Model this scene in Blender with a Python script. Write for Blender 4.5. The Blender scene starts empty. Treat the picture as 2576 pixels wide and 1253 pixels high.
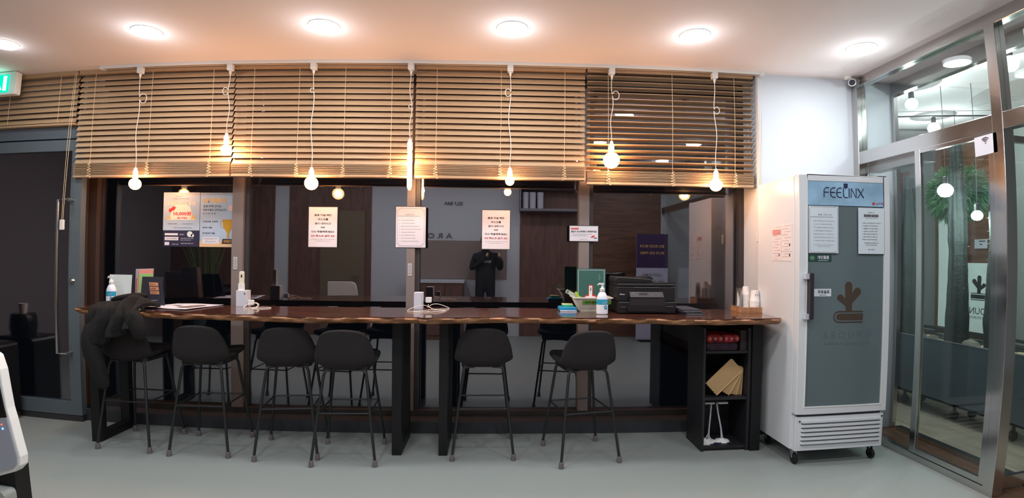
import bpy, bmesh, math, random
from mathutils import Vector, Matrix
random.seed(7)
C = bpy.context.collection
SC = bpy.context.scene
PI = math.pi

# ------------------------------------------------------------------ camera, world, exposure
cam = bpy.data.cameras.new('camera')
cam.type = 'PANO'
cam.panorama_type = 'FISHEYE_LENS_POLYNOMIAL'
cam.sensor_width = 36.0
cam.sensor_fit = 'HORIZONTAL'
cam.fisheye_fov = math.radians(125)
LENS = (0.0, -0.05841966890233087, 0.00020731605792024556, 4.043387811493615e-05, -1.1275165238822506e-06)
for i, k in enumerate(LENS):
    setattr(cam, 'fisheye_polynomial_k%d' % i, k)
cam.clip_start = 0.01
camo = bpy.data.objects.new('camera', cam)
C.objects.link(camo)
RX = Vector((0.9993605510930365, -0.03421481298691956, 0.010384386900173837))
DN = Vector((0.010813036558669895, 0.012367057643168046, -0.9998650579581383))
FW = Vector((0.03408177165880978, 0.999337982094907, 0.012729115565351381))
m = Matrix((RX, -DN, -FW)).transposed().to_4x4()
m.translation = Vector((0, 0, 1.38))
camo.matrix_world = m
SC.camera = camo

w = bpy.data.worlds.new('night_world')
SC.world = w
w.use_nodes = True
w.node_tree.nodes['Background'].inputs[0].default_value = (0.02, 0.025, 0.035, 1)
w.node_tree.nodes['Background'].inputs[1].default_value = 0.12
SC.view_settings.view_transform = 'Standard'
SC.view_settings.look = 'None'
SC.view_settings.exposure = 0.12
SC.view_settings.gamma = 1.0
SC.view_settings.use_curve_mapping = False
try:
    SC.cycles.use_denoising = True
    SC.cycles.max_bounces = 10
    SC.cycles.transparent_max_bounces = 16
    SC.cycles.sample_clamp_indirect = 4.0
    SC.cycles.caustics_reflective = False
    SC.cycles.caustics_refractive = False
except Exception:
    pass

DOWN_W = 4.2      # watts of a ceiling downlight, down
CEIL_FILL_W = 0.9  # watts of an added point light without a body, brightens the ceiling
BULB_W = 12.0
LOUNGE_W = 12.0

# ------------------------------------------------------------------ materials
def lin(c):
    return tuple(((v / 255) / 12.92 if v / 255 <= 0.04045 else ((v / 255 + 0.055) / 1.055) ** 2.4) for v in c)

MATS = {}
def mat(name, rgb=(200, 200, 200), rough=0.5, metal=0.0, spec=0.5, noise=None, bump=None, emit=None, coat=0.0):
    """noise=(scale, amount, detail) varies the colour; bump=(scale, strength)"""
    if name in MATS:
        return MATS[name]
    M = bpy.data.materials.new(name)
    M.use_nodes = True
    nt = M.node_tree
    b = nt.nodes['Principled BSDF']
    col = lin(rgb)
    b.inputs['Base Color'].default_value = (*col, 1)
    b.inputs['Roughness'].default_value = rough
    b.inputs['Metallic'].default_value = metal
    b.inputs['Specular IOR Level'].default_value = spec
    b.inputs['Coat Weight'].default_value = coat
    tc = nt.nodes.new('ShaderNodeTexCoord')
    if noise:
        n = nt.nodes.new('ShaderNodeTexNoise')
        n.inputs['Scale'].default_value = noise[0]
        n.inputs['Detail'].default_value = noise[2] if len(noise) > 2 else 3
        nt.links.new(tc.outputs['Object'], n.inputs['Vector'])
        r = nt.nodes.new('ShaderNodeValToRGB')
        a = noise[1]
        r.color_ramp.elements[0].position = 0.3
        r.color_ramp.elements[1].position = 0.7
        r.color_ramp.elements[0].color = (*[max(0, v * (1 - a)) for v in col], 1)
        r.color_ramp.elements[1].color = (*[min(1, v * (1 + a)) for v in col], 1)
        nt.links.new(n.outputs['Fac'], r.inputs['Fac'])
        nt.links.new(r.outputs['Color'], b.inputs['Base Color'])
    if bump:
        n = nt.nodes.new('ShaderNodeTexNoise')
        n.inputs['Scale'].default_value = bump[0]
        n.inputs['Detail'].default_value = 4
        nt.links.new(tc.outputs['Object'], n.inputs['Vector'])
        bp = nt.nodes.new('ShaderNodeBump')
        bp.inputs['Strength'].default_value = bump[1]
        bp.inputs['Distance'].default_value = 0.01
        nt.links.new(n.outputs['Fac'], bp.inputs['Height'])
        nt.links.new(bp.outputs['Normal'], b.inputs['Normal'])
    if emit:
        b.inputs['Emission Color'].default_value = (*emit[0], 1)
        b.inputs['Emission Strength'].default_value = emit[1]
    MATS[name] = M
    return M

def emission(name, rgb, strength):
    M = bpy.data.materials.new(name)
    M.use_nodes = True
    nt = M.node_tree
    nt.nodes.clear()
    o = nt.nodes.new('ShaderNodeOutputMaterial')
    e = nt.nodes.new('ShaderNodeEmission')
    e.inputs[0].default_value = (*rgb, 1)
    e.inputs[1].default_value = strength
    nt.links.new(e.outputs[0], o.inputs[0])
    return M

def glass(name, refl=0.05, tint=(1, 1, 1), rtint=(1, 1, 1), glow=None):
    """thin clear glass: lets the straight ray through and mirrors more at grazing angles"""
    M = bpy.data.materials.new(name)
    M.use_nodes = True
    nt = M.node_tree
    nt.nodes.clear()
    o = nt.nodes.new('ShaderNodeOutputMaterial')
    t = nt.nodes.new('ShaderNodeBsdfTransparent')
    t.inputs[0].default_value = (*tint, 1)
    g = nt.nodes.new('ShaderNodeBsdfGlossy')
    g.inputs['Color'].default_value = (*rtint, 1)
    g.inputs['Roughness'].default_value = 0.0
    lw = nt.nodes.new('ShaderNodeLayerWeight')
    lw.inputs['Blend'].default_value = 0.5
    p = nt.nodes.new('ShaderNodeMath'); p.operation = 'POWER'; p.inputs[1].default_value = 4.0
    ma = nt.nodes.new('ShaderNodeMath'); ma.operation = 'MULTIPLY_ADD'
    ma.inputs[1].default_value = 0.9 - refl; ma.inputs[2].default_value = refl
    mx = nt.nodes.new('ShaderNodeMixShader')
    nt.links.new(lw.outputs['Facing'], p.inputs[0])
    nt.links.new(p.outputs[0], ma.inputs[0])
    nt.links.new(ma.outputs[0], mx.inputs[0])
    nt.links.new(t.outputs[0], mx.inputs[1])
    nt.links.new(g.outputs[0], mx.inputs[2])
    last = mx
    if glow:
        e = nt.nodes.new('ShaderNodeEmission')
        e.inputs[0].default_value = (*glow[0], 1)
        e.inputs[1].default_value = glow[1]
        ad = nt.nodes.new('ShaderNodeAddShader')
        nt.links.new(mx.outputs[0], ad.inputs[0])
        nt.links.new(e.outputs[0], ad.inputs[1])
        last = ad
    nt.links.new(last.outputs[0], o.inputs[0])
    return M

def wood(name, dark, light, rough=0.3, scale=(1.2, 14, 14), ring=3.0, coat=0.0, spec=0.5):
    M = bpy.data.materials.new(name)
    M.use_nodes = True
    nt = M.node_tree
    b = nt.nodes['Principled BSDF']
    tc = nt.nodes.new('ShaderNodeTexCoord')
    mp = nt.nodes.new('ShaderNodeMapping')
    mp.inputs['Scale'].default_value = scale
    wv = nt.nodes.new('ShaderNodeTexNoise')
    wv.inputs['Scale'].default_value = ring
    wv.inputs['Detail'].default_value = 6
    wv.inputs['Distortion'].default_value = 1.2
    r = nt.nodes.new('ShaderNodeValToRGB')
    r.color_ramp.elements[0].position = 0.3
    r.color_ramp.elements[1].position = 0.72
    r.color_ramp.elements[0].color = (*lin(dark), 1)
    r.color_ramp.elements[1].color = (*lin(light), 1)
    nt.links.new(tc.outputs['Object'], mp.inputs['Vector'])
    nt.links.new(mp.outputs['Vector'], wv.inputs['Vector'])
    nt.links.new(wv.outputs['Fac'], r.inputs['Fac'])
    nt.links.new(r.outputs['Color'], b.inputs['Base Color'])
    b.inputs['Roughness'].default_value = rough
    b.inputs['Coat Weight'].default_value = coat
    b.inputs['Specular IOR Level'].default_value = spec
    MATS[name] = M
    return M

M_ceil = mat('ceiling_paint', (228, 221, 222), 0.9, bump=(60, 0.05))
M_wall = mat('white_wall_paint', (208, 212, 219), 0.75, bump=(80, 0.04))
M_floor = mat('grey_vinyl_floor', (142, 148, 145), 0.42, noise=(260, 0.13, 6), spec=0.4)
M_frame = mat('dark_grey_aluminium', (126, 116, 114), 0.45, metal=0.1)
M_framed = mat('charcoal_grey_aluminium', (56, 54, 56), 0.45, metal=0.1)  # darker grey shared by frames, rails and small fittings
M_door = mat('painted_grey_aluminium', (98, 108, 114), 0.4, metal=0.15)
M_steel = mat('brushed_stainless', (196, 194, 192), 0.16, metal=1.0, bump=(40, 0.02))
M_chrome = mat('polished_steel', (210, 210, 212), 0.12, metal=1.0)
M_black = mat('black_steel', (24, 23, 25), 0.45, spec=0.3)
M_fabric = mat('charcoal_fabric', (33, 29, 29), 0.95, noise=(420, 0.25, 3), bump=(500, 0.35))
M_legs = mat('black_tube', (30, 31, 34), 0.4)
M_foot = mat('grey_rubber', (110, 102, 102), 0.7)
M_coat = mat('dark_coat_wool', (11, 8, 8), 0.97, bump=(70, 0.5))
M_slab = wood('glossy_walnut_slab', (62, 36, 28), (104, 62, 48), 0.13, (1.0, 9, 9), 2.2, coat=0.6)
M_edge = wood('live_edge_wood', (122, 80, 52), (178, 124, 84), 0.45, (3.0, 9, 16), 2.0)
M_slat = wood('bamboo_slat', (172, 140, 108), (190, 158, 124), 0.45, (2, 60, 60), 3.0)
M_cord = mat('cream_cord', (232, 208, 172), 0.8)
M_white = mat('white_plastic', (232, 232, 230), 0.35)
M_wcord = mat('white_cord', (224, 216, 206), 0.5)
M_paper = mat('white_paper', (208, 208, 218), 0.6)
M_ink = mat('black_ink', (34, 30, 34), 0.7)
M_inkg = mat('grey_ink', (120, 120, 128), 0.7)
M_inkr = mat('dark_red_ink', (150, 20, 40), 0.7)
M_red = mat('red_print', (200, 36, 40), 0.5)
M_gold = mat('gold_print', (226, 178, 96), 0.45)
M_navy = mat('navy_print', (34, 36, 66), 0.5)
M_fridge = mat('fridge_enamel', (222, 224, 228), 0.2, coat=0.3)
M_fglass = mat('fridge_frosted_glass', (98, 112, 116), 0.16, spec=0.7)
M_brown = wood('brown_wood_panel', (92, 62, 44), (128, 88, 64), 0.4, (1, 1, 8), 2)
M_dbrown = wood('dark_brown_panel', (98, 70, 60), (126, 92, 80), 0.5, (6, 1, 1), 2)
M_bfloor = wood('brown_wood_floor', (78, 54, 40), (112, 80, 58), 0.22, (9, 1, 1), 2)
M_gfloor = wood('greige_plank_floor', (128, 120, 106), (162, 152, 136), 0.3, (9, 1, 1), 2)
M_clear = glass('clear_partition_glass', 0.02, (0.97, 0.99, 0.985), (0.95, 0.98, 1.0))
M_night = glass('night_window_glass', 0.15, (0.8, 0.84, 0.86), (1.0, 0.95, 1.0))
M_frost = mat('frosted_film', (206, 224, 216), 0.5, emit=((0.75, 0.95, 0.88), 0.12))  # film is given a faint glow of its own, no lamp in it
M_cactus = mat('cactus_skin', (24, 34, 31), 0.8, noise=(30, 0.35, 4), bump=(50, 0.6))
M_fern = mat('fern_green', (64, 106, 66), 0.7, noise=(20, 0.4, 3))
M_plant = mat('planter_slate', (64, 74, 80), 0.35)
M_gravel = mat('pale_gravel', (196, 180, 142), 0.9, noise=(150, 0.4, 5), bump=(200, 1.0))
M_rock = mat('rock', (110, 104, 92), 0.9, noise=(20, 0.3, 5), bump=(20, 0.8))
M_envelope = glass('amber_bulb_glass', 0.05, (1.0, 0.86, 0.62), glow=((1.0, 0.66, 0.30), 2.6))
M_fil = emission('hot_filament', (1.0, 0.74, 0.40), 40.0)
M_led = emission('led_diffuser', (0.96, 0.98, 1.0), 9.0)
M_globe = emission('globe_lamp', (0.92, 1.0, 0.98), 9.0)

# ------------------------------------------------------------------ mesh helpers
class MB:
    def __init__(s, M=None):
        s.v = []; s.f = []; s.M = M or Matrix()
    def add(s, vs, fs):
        n = len(s.v)
        s.v += [tuple(s.M @ Vector(p)) for p in vs]
        s.f += [tuple(n + i for i in f) for f in fs]
        return s
    def box(s, x0, y0, z0, x1, y1, z1):
        vs = [(x, y, z) for z in (z0, z1) for y in (y0, y1) for x in (x0, x1)]
        return s.add(vs, [(0, 2, 3, 1), (4, 5, 7, 6), (0, 1, 5, 4), (2, 6, 7, 3), (0, 4, 6, 2), (1, 3, 7, 5)])
    def rbox(s, x0, y0, z0, x1, y1, z1, r=0.01, axis='y', n=4):
        """box with rounded outline seen along axis"""
        if axis == 'y': a0, b0, a1, b1, c0, c1 = x0, z0, x1, z1, y0, y1
        elif axis == 'z': a0, b0, a1, b1, c0, c1 = x0, y0, x1, y1, z0, z1
        else: a0, b0, a1, b1, c0, c1 = y0, z0, y1, z1, x0, x1
        o = []
        for cx, cy, st in ((a1 - r, b1 - r, 0), (a0 + r, b1 - r, 1), (a0 + r, b0 + r, 2), (a1 - r, b0 + r, 3)):
            for k in range(n + 1):
                t = (st + k / n) * PI / 2
                o.append((cx + r * math.cos(t), cy + r * math.sin(t)))
        return s.prism(o, c0, c1, axis)
    def prism(s, o, c0, c1, axis='y'):
        def P(a, b, c):
            return {'y': (a, c, b), 'z': (a, b, c), 'x': (c, a, b)}[axis]
        n = len(o)
        vs = [P(a, b, c0) for a, b in o] + [P(a, b, c1) for a, b in o]
        fs = [tuple(range(n)), tuple(range(2 * n - 1, n - 1, -1))]
        fs += [(i, i + n, (i + 1) % n + n, (i + 1) % n) for i in range(n)]
        return s.add(vs, fs)
    def tube(s, pts, r, seg=8, closed=False):
        pts = [Vector(p) for p in pts]
        n = len(pts)
        rs = r if isinstance(r, (list, tuple)) else [r] * n
        vs = []; fs = []
        up = None
        for i, p in enumerate(pts):
            a = pts[(i - 1) % n] if (closed or i > 0) else p
            b = pts[(i + 1) % n] if (closed or i < n - 1) else p
            d = (b - a)
            d = d.normalized() if d.length > 1e-9 else Vector((0, 0, 1))
            if up is None:
                up = d.orthogonal().normalized()
            up = (up - d * up.dot(d))
            up = up.normalized() if up.length > 1e-6 else d.orthogonal().normalized()
            sd = d.cross(up)
            for k in range(seg):
                t = 2 * PI * k / seg
                vs.append(p + (up * math.cos(t) + sd * math.sin(t)) * rs[i])
        m = n if closed else n - 1
        for i in range(m):
            for k in range(seg):
                j = (i + 1) % n
                fs.append((i * seg + k, i * seg + (k + 1) % seg, j * seg + (k + 1) % seg, j * seg + k))
        if not closed:
            fs.append(tuple(range(seg - 1, -1, -1)))
            fs.append(tuple((n - 1) * seg + k for k in range(seg)))
        return s.add(vs, fs)
    def lathe(s, prof, c=(0, 0, 0), seg=24, axis='z', sx=1.0, sy=1.0):
        vs = []; fs = []
        for r, h in prof:
            for k in range(seg):
                t = 2 * PI * k / seg
                a, b = r * math.cos(t) * sx, r * math.sin(t) * sy
                if axis == 'z': p = (c[0] + a, c[1] + b, c[2] + h)
                elif axis == 'y': p = (c[0] + a, c[1] + h, c[2] + b)
                else: p = (c[0] + h, c[1] + a, c[2] + b)
                vs.append(p)
        n = len(prof)
        for i in range(n - 1):
            for k in range(seg):
                fs.append((i * seg + k, i * seg + (k + 1) % seg, (i + 1) * seg + (k + 1) % seg, (i + 1) * seg + k))
        if prof[0][0] > 1e-5: fs.append(tuple(range(seg - 1, -1, -1)))
        if prof[-1][0] > 1e-5: fs.append(tuple((n - 1) * seg + k for k in range(seg)))
        return s.add(vs, fs)
    def grid(s, fn, nu, nv, closed_u=False):
        vs = [fn(i / (nu if closed_u else nu - 1), j / (nv - 1)) for j in range(nv) for i in range(nu)]
        fs = []
        for j in range(nv - 1):
            for i in range(nu if closed_u else nu - 1):
                a = j * nu + i; b = j * nu + (i + 1) % nu
                fs.append((a, b, b + nu, a + nu))
        return s.add(vs, fs)
    def build(s, name, mt, parent=None, world=False, smooth=False, bevel=0.0, solid=0.0, sub=0):
        me = bpy.data.meshes.new(name)
        off = Vector((0, 0, 0))
        if world and parent is not None:
            q = parent
            while q is not None:
                off += q.location; q = q.parent
        me.from_pydata([tuple(Vector(p) - off) for p in s.v], [], s.f)
        me.update()
        b = bmesh.new(); b.from_mesh(me)
        bmesh.ops.remove_doubles(b, verts=b.verts, dist=1e-6)
        bmesh.ops.recalc_face_normals(b, faces=b.faces)
        b.to_mesh(me); b.free()
        me.materials.append(mt)
        if smooth:
            me.polygons.foreach_set('use_smooth', [True] * len(me.polygons))
            try: me.set_sharp_from_angle(angle=math.radians(38))
            except Exception: pass
        o = bpy.data.objects.new(name, me)
        C.objects.link(o)
        o.parent = parent
        if solid:
            md = o.modifiers.new('solid', 'SOLIDIFY'); md.thickness = solid; md.offset = 0
        if bevel:
            md = o.modifiers.new('bevel', 'BEVEL'); md.width = bevel; md.segments = 2; md.limit_method = 'ANGLE'
        if sub:
            md = o.modifiers.new('sub', 'SUBSURF'); md.levels = sub; md.render_levels = sub
        return o

def tag(o, label=None, cat=None, group=None, kind=None):
    if label: o['label'] = label
    if cat: o['category'] = cat
    if group: o['group'] = group
    if kind: o['kind'] = kind
    return o

def thing(name, label, cat, loc=(0, 0, 0), rz=0.0, group=None):
    o = bpy.data.objects.new(name, None)
    o.empty_display_size = 0.05
    C.objects.link(o)
    o.location = loc; o.rotation_euler = (0, 0, rz)
    return tag(o, label, cat, group)

def struct(name, mb, mt, parent=None, **k):
    o = mb.build(name, mt, parent, **k)
    if parent is None: o['kind'] = 'structure'
    return o

def copy_tree(o, parent=None):
    c = o.copy(); C.objects.link(c); c.parent = parent
    for ch in list(o.children):
        copy_tree(ch, c)
    return c

def box(*a):
    return MB().box(*a)

FACE_CAM = Matrix(((1, 0, 0), (0, 0, -1), (0, 1, 0))).to_4x4()     # text x->X, y->Z, readable from -Y
def at(x, y, z, base=FACE_CAM):
    m = base.copy(); m.translation = Vector((x, y, z)); return m

def textmesh(name, rows, mt, parent, base=FACE_CAM, world=True, bold=0.0):
    """rows: (string, x, y, z, width, height, align); width/height in metres of the inked box"""
    mb = MB()
    for s_, x, y, z, wd, ht, al in rows:
        cu = bpy.data.curves.new('lettering', 'FONT')
        cu.body = s_; cu.size = 1.0; cu.resolution_u = 2
        cu.offset = bold
        t = bpy.data.objects.new('lettering', cu)
        C.objects.link(t)
        bpy.context.view_layer.update()
        me = bpy.data.meshes.new_from_object(t.evaluated_get(bpy.context.evaluated_depsgraph_get()))
        bpy.data.objects.remove(t)
        bpy.data.curves.remove(cu)
        if not me.vertices:
            continue
        xs = [v.co.x for v in me.vertices]; ys = [v.co.y for v in me.vertices]
        x0, x1, y0, y1 = min(xs), max(xs), min(ys), max(ys)
        kx = wd / max(1e-6, x1 - x0); ky = ht / max(1e-6, y1 - y0)
        ox = {'c': (x0 + x1) / 2, 'l': x0, 'r': x1}[al]
        M = base.copy(); M.translation = Vector((x, y, z))
        n = len(mb.v)
        mb.v += [tuple(M @ Vector(((v.co.x - ox) * kx, (v.co.y - (y0 + y1) / 2) * ky, 0))) for v in me.vertices]
        mb.f += [tuple(n + i for i in p.vertices) for p in me.polygons]
        bpy.data.meshes.remove(me)
    return mb.build(name, mt, parent, world=world)

def lamp(name, kind, loc, watts, rgb, radius=0.05, parent=None, **k):
    L = bpy.data.lights.new(name, kind)
    L.energy = watts; L.color = rgb
    if kind == 'POINT': L.shadow_soft_size = radius
    if kind == 'AREA': L.shape = 'DISK'; L.size = radius * 2
    o = bpy.data.objects.new(name, L)
    C.objects.link(o); o.location = loc; o.parent = parent
    return o

H = 2.83     # ceiling height
XL, XP = -5.6, 2.89
YB, YW = -0.42, 3.98

# ------------------------------------------------------------------ the setting
struct('floor', box(XL, YB, -0.1, 2.87, 4.1, 0), M_floor)
struct('floor', box(2.87, YB, -0.1, 3.3, 9, 0.001), M_bfloor)
struct('floor', box(3.3, YB, -0.1, 9, 9, 0.0015), M_gfloor)
struct('ceiling', box(XL, YB, H, 2.95, 4.1, H + 0.1), M_ceil)
struct('ceiling', box(2.95, YB, H, 9, 9, H + 0.1), M_ceil)
struct('wall_left', box(XL - 0.1, YB, 0, XL, 4.1, H), mat('taupe_wall_paint', (128, 120, 122), 0.8))
struct('wall_right', box(9, YB, 0, 9.1, 9, H), M_wall)
struct('wall_front', box(2.045, 3.69, 0, 3.24, 4.1, H), M_wall)
struct('wall_front', box(XL, 3.80, 2.50, -3.31, 4.1, H), M_wall)
struct('wall_side', box(3.14, 4.1, 0, 3.24, 9, H), M_wall)
struct('wall_side', box(3.24, 8.9, 0, 9, 9, H), M_wall)
struct('baseboard_front', box(2.045, 3.678, 0, 2.87, 3.69, 0.07), M_framed)

# curb under the window and its frame
struct('trim_1', box(-3.31, 3.79, 0, 2.045, 4.1, 0.088), mat('curb_stone', (50, 52, 58), 0.5))
wf = struct('trim_10', MB().box(-3.335, 3.93, 0.088, 2.045, 4.03, 0.135).box(-3.335, 3.93, 2.74, 2.045, 4.03, H), M_framed)
for i, (a, b) in enumerate(((-2.113, -2.02), (-0.705, -0.64), (0.674, 0.755))):
    struct('trim_%d' % (20 + i), MB().box(a, 3.925, 0.135, b, 4.03, 2.74), M_frame)
    struct('trim_%d' % (30 + i), MB().box(b, 3.95, 0.135, b + 0.035, 4.02, 2.74), M_framed)
struct('trim_11', MB().box(-3.45, 3.80, 0.088, -3.40, 4.1, 2.83).box(-3.40, 3.93, 0.088, -3.32, 4.03, 2.83), mat('brown_frame_side', (66, 50, 45), 0.5))
struct('trim_12', MB().box(2.0, 3.93, 0.088, 2.046, 4.03, 2.83), M_framed)
for i, (a, b) in enumerate(((-3.32, -2.113), (-1.985, -0.705), (-0.605, 0.674), (0.79, 2.0))):
    struct('window_%d' % (i + 1), box(a, 3.975, 0.135, b, 3.983, 2.74), M_night)

# ------------------------------------------------------------------ left glass door
struct('door_1', MB().box(-5.6, 3.76, 2.285, -3.31, 3.82, 2.50), mat('door_header_grey', (120, 130, 140), 0.35, metal=0.5))
dr = struct('door_2', MB().box(-3.416, 3.745, 0.05, -3.312, 3.80, 2.27).box(-4.46, 3.745, 0.05, -4.36, 3.80, 2.27)
            .box(-4.36, 3.745, 2.18, -3.416, 3.80, 2.27).box(-4.36, 3.745, 0.05, -3.416, 3.80, 0.16), M_door)
struct('glass_pane', box(-4.36, 3.768, 0.16, -3.416, 3.776, 2.18), M_night, dr)
struct('door_handle', MB().tube([(-3.39, 3.745, 1.78), (-3.39, 3.69, 1.78), (-3.48, 3.69, 1.78), (-3.48, 3.69, 0.56), (-3.39, 3.69, 0.56), (-3.39, 3.745, 0.56)], 0.014, 10), M_steel, dr, smooth=True)
struct('lock', MB().lathe([(0.0, -0.022), (0.012, -0.022), (0.02, -0.012), (0.024, 0.0)], (-3.375, 3.745, 1.135), 16, 'y'), M_chrome, dr, smooth=True)
struct('door_3', MB().box(-5.6, 3.745, 0.05, -5.5, 3.80, 2.27).box(-4.57, 3.745, 0.05, -4.47, 3.80, 2.27).box(-5.5, 3.745, 2.18, -4.57, 3.80, 2.27).box(-5.5, 3.745, 0.05, -4.57, 3.80, 0.16), M_door)
struct('window_5', box(-5.5, 3.768, 0.16, -4.57, 3.776, 2.18), M_night)
struct('trim_2', box(XL, 3.745, 0, -3.31, 3.82, 0.045), M_framed)

# ------------------------------------------------------------------ right glass partition (stainless)
def pbox(x0, y0, z0, x1, y1, z1): return MB().box(x0, y0, z0, x1, y1, z1)
tm = MB()
tm.box(2.87, YB, 2.755, 2.945, 3.69, H)             # head beam
tm.box(2.87, YB, 2.125, 2.945, 3.69, 2.225)         # transom
tm.box(2.866, 3.625, 0, 2.949, 3.689, 2.76)
tm.box(2.866, 2.375, 0, 2.949, 2.45, 2.76)
tm.box(2.866, 1.35, 0, 2.949, 1.42, 2.76)
tm.box(2.87, 2.45, 0, 2.93, 3.62, 0.045)
tm.box(2.87, YB, 0, 2.93, 1.35, 0.045)
struct('trim_3', tm, M_steel, bevel=0.003)
struct('window_6', box(2.903, 2.45, 2.225, 2.911, 3.625, 2.755), M_clear)
struct('window_7', MB().box(2.903, YB, 2.225, 2.911, 1.35, 2.755).box(2.903, 1.42, 2.225, 2.911, 2.375, 2.755).box(2.903, YB, 0.045, 2.911, 1.35, 2.125), M_clear)
struct('window_8', box(2.925, 3.07, 0.045, 2.932, 3.625, 2.10), M_clear)
d = struct('door_4', MB().box(2.872, 3.02, 0.05, 2.90, 3.07, 2.15).box(2.872, 2.45, 2.10, 2.90, 3.02, 2.15)
           .box(2.872, 2.49, 0.05, 2.90, 3.02, 0.085).box(2.872, 2.45, 0.05, 2.90, 2.49, 2.10), M_steel, bevel=0.002)
struct('glass_pane', box(2.882, 2.49, 0.085, 2.889, 3.02, 2.10), M_clear, d)
struct('trim_4', box(2.945, 3.07, 2.06, 3.05, 3.62, 2.13), mat('track_hood', (150, 150, 150), 0.3, metal=0.8))
# open glass door leaf, swung into the lounge
d = struct('door_5', MB().box(2.955, 2.435, 0.02, 2.985, 2.465, 2.11).box(3.82, 2.435, 0.02, 3.85, 2.465, 2.11)
           .box(2.985, 2.435, 2.07, 3.82, 2.465, 2.11).box(2.985, 2.435, 0.02, 3.82, 2.465, 0.09), M_steel)
struct('glass_pane', box(2.985, 2.446, 0.09, 3.82, 2.454, 2.07), M_clear, d)
struct('hinge', MB().lathe([(0.014, 0), (0.014, 0.13)], (2.95, 2.43, 0.03), 12).lathe([(0.014, 0), (0.014, 0.13)], (2.95, 2.43, 1.95), 12), M_chrome, d, smooth=True)
# second stainless frame
tm = MB().box(3.24, 2.47, 2.72, 3.30, 3.69, H).box(3.24, 3.655, 0, 3.275, 3.69, 2.72).box(3.24, 2.47, 0, 3.30, 3.62, 0.03)
struct('trim_5', tm, M_steel)
struct('window_9', box(3.266, 2.5, 0.03, 3.274, 3.62, 2.72), M_clear)

# ------------------------------------------------------------------ back of the room (seen only mirrored in the window)
struct('wall_back', box(XL, YB - 0.1, 0, 9, YB, H), M_wall)
for a, b, mt in ((-5.6, -3.75, M_dbrown), (-3.5, -2.1, M_dbrown), (0.42, 1.45, M_dbrown), (1.45, 2.85, M_brown)):
    struct('wall_panel', box(a, YB, 0, b, YB + 0.02, H), mt)
struct('wall_panel', box(-1.42, YB, 0.97, 0.2, YB + 0.015, 1.62), mat('greige_backsplash', (150, 134, 130), 0.6))
bd = struct('door_6', MB().box(-2.95, YB + 0.02, 0, -2.2, YB + 0.05, 2.1), mat('tan_door', (120, 104, 84), 0.5))
struct('door_handle', MB().tube([(-2.3, YB + 0.05, 1.0), (-2.3, YB + 0.09, 1.0), (-2.42, YB + 0.09, 1.0)], 0.01), M_chrome, bd, smooth=True)
sg = thing('wall_sign', 'dark letters reading SELF BAR on the back wall, mirrored in the window', 'sign', (-0.72, YB, 2.25))
BACK = Matrix(((-1, 0, 0), (0, 0, 1), (0, 1, 0))).to_4x4()     # readable from +Y
textmesh('lettering', [('SELF BAR', -0.72, YB + 0.012, 2.25, 0.32, 0.06, 'c')], M_ink, sg, BACK)
sg = thing('wall_sign', 'large spaced dark letters reading AROUND on the back wall', 'sign', (-0.7, YB, 1.72))
textmesh('lettering', [('A R O U N D', -1.19, YB + 0.012, 1.70, 0.92, 0.09, 'c')], M_inkg, sg, BACK, bold=0.02)
ct = thing('bar_counter', 'brown self service counter standing against the back wall', 'counter', (-0.9, YB, 0))
MB().box(-1.4, YB + 0.022, 0, -0.52, 0.0, 0.92).build('body', M_dbrown, ct, world=True)
MB().box(-1.42, YB + 0.022, 0.92, -0.50, 0.02, 0.96).build('counter_top', M_wall, ct, world=True)
for k in range(3):
    MB().box(-1.38 + 0.29 * k, 0.0, 0.08, -1.11 + 0.29 * k, 0.015, 0.9).build('door', M_dbrown, ct, world=True)
sh = thing('wall_shelf', 'dark open wall shelf carrying paper cups and small trays at the back', 'shelf', (0.9, YB, 2.1))
MB().box(0.42, YB + 0.02, 2.12, 1.42, YB + 0.3, 2.16).box(0.42, YB + 0.02, 2.48, 1.42, YB + 0.3, 2.56).box(0.4, YB + 0.02, 2.12, 0.42, YB + 0.3, 2.56).build('shelf_body', mat('mauve_shelf', (130, 124, 132), 0.5), sh, world=True)
for k, x in enumerate((0.50, 0.62, 0.75)):
    r = MB().lathe([(0.0, 0), (0.05, 0), (0.055, 0.28), (0.0, 0.28)], (0, 0, 0), 16)
    o = r.build('paper_roll', M_paper, smooth=True); o.location = (x, YB + 0.16, 2.16)
    tag(o, ('white paper roll nearest the end of the back shelf', 'middle one of three white paper rolls on the back shelf', 'white paper roll nearest the middle of the back shelf')[k], 'paper roll', 'paper rolls on the back shelf')
bs = thing('banner_stand', 'purple and white upright advertising banner near the glass partition', 'banner', (2.55, 0.05, 0))
MB().box(2.3, 0.03, 0.03, 2.82, 0.04, 1.75).build('banner_sheet', mat('banner_white', (200, 196, 220), 0.5), bs, world=True)
MB().box(2.3, 0.041, 1.2, 2.82, 0.045, 1.75).build('header_band', mat('banner_purple', (60, 30, 80), 0.5), bs, world=True)
MB().box(2.35, -0.05, 0, 2.77, 0.12, 0.03).build('base', M_black, bs, world=True)
textmesh('lettering', [('할인 조건은 매니저', 2.56, 0.047, 1.55, 0.4, 0.05, 'c'), ('매니저 상담 카페로', 2.56, 0.047, 1.44, 0.4, 0.05, 'c')], M_gold, bs, BACK, bold=0.02)
textmesh('small_lettering', [('스터디 이용권', 2.56, 0.047, 1.08, 0.3, 0.05, 'c'), ('1일권   2시간   4시간', 2.56, 0.047, 0.98, 0.4, 0.03, 'c'), ('4주권   50시간', 2.56, 0.047, 0.9, 0.4, 0.03, 'c')], M_ink, bs, BACK)

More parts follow.
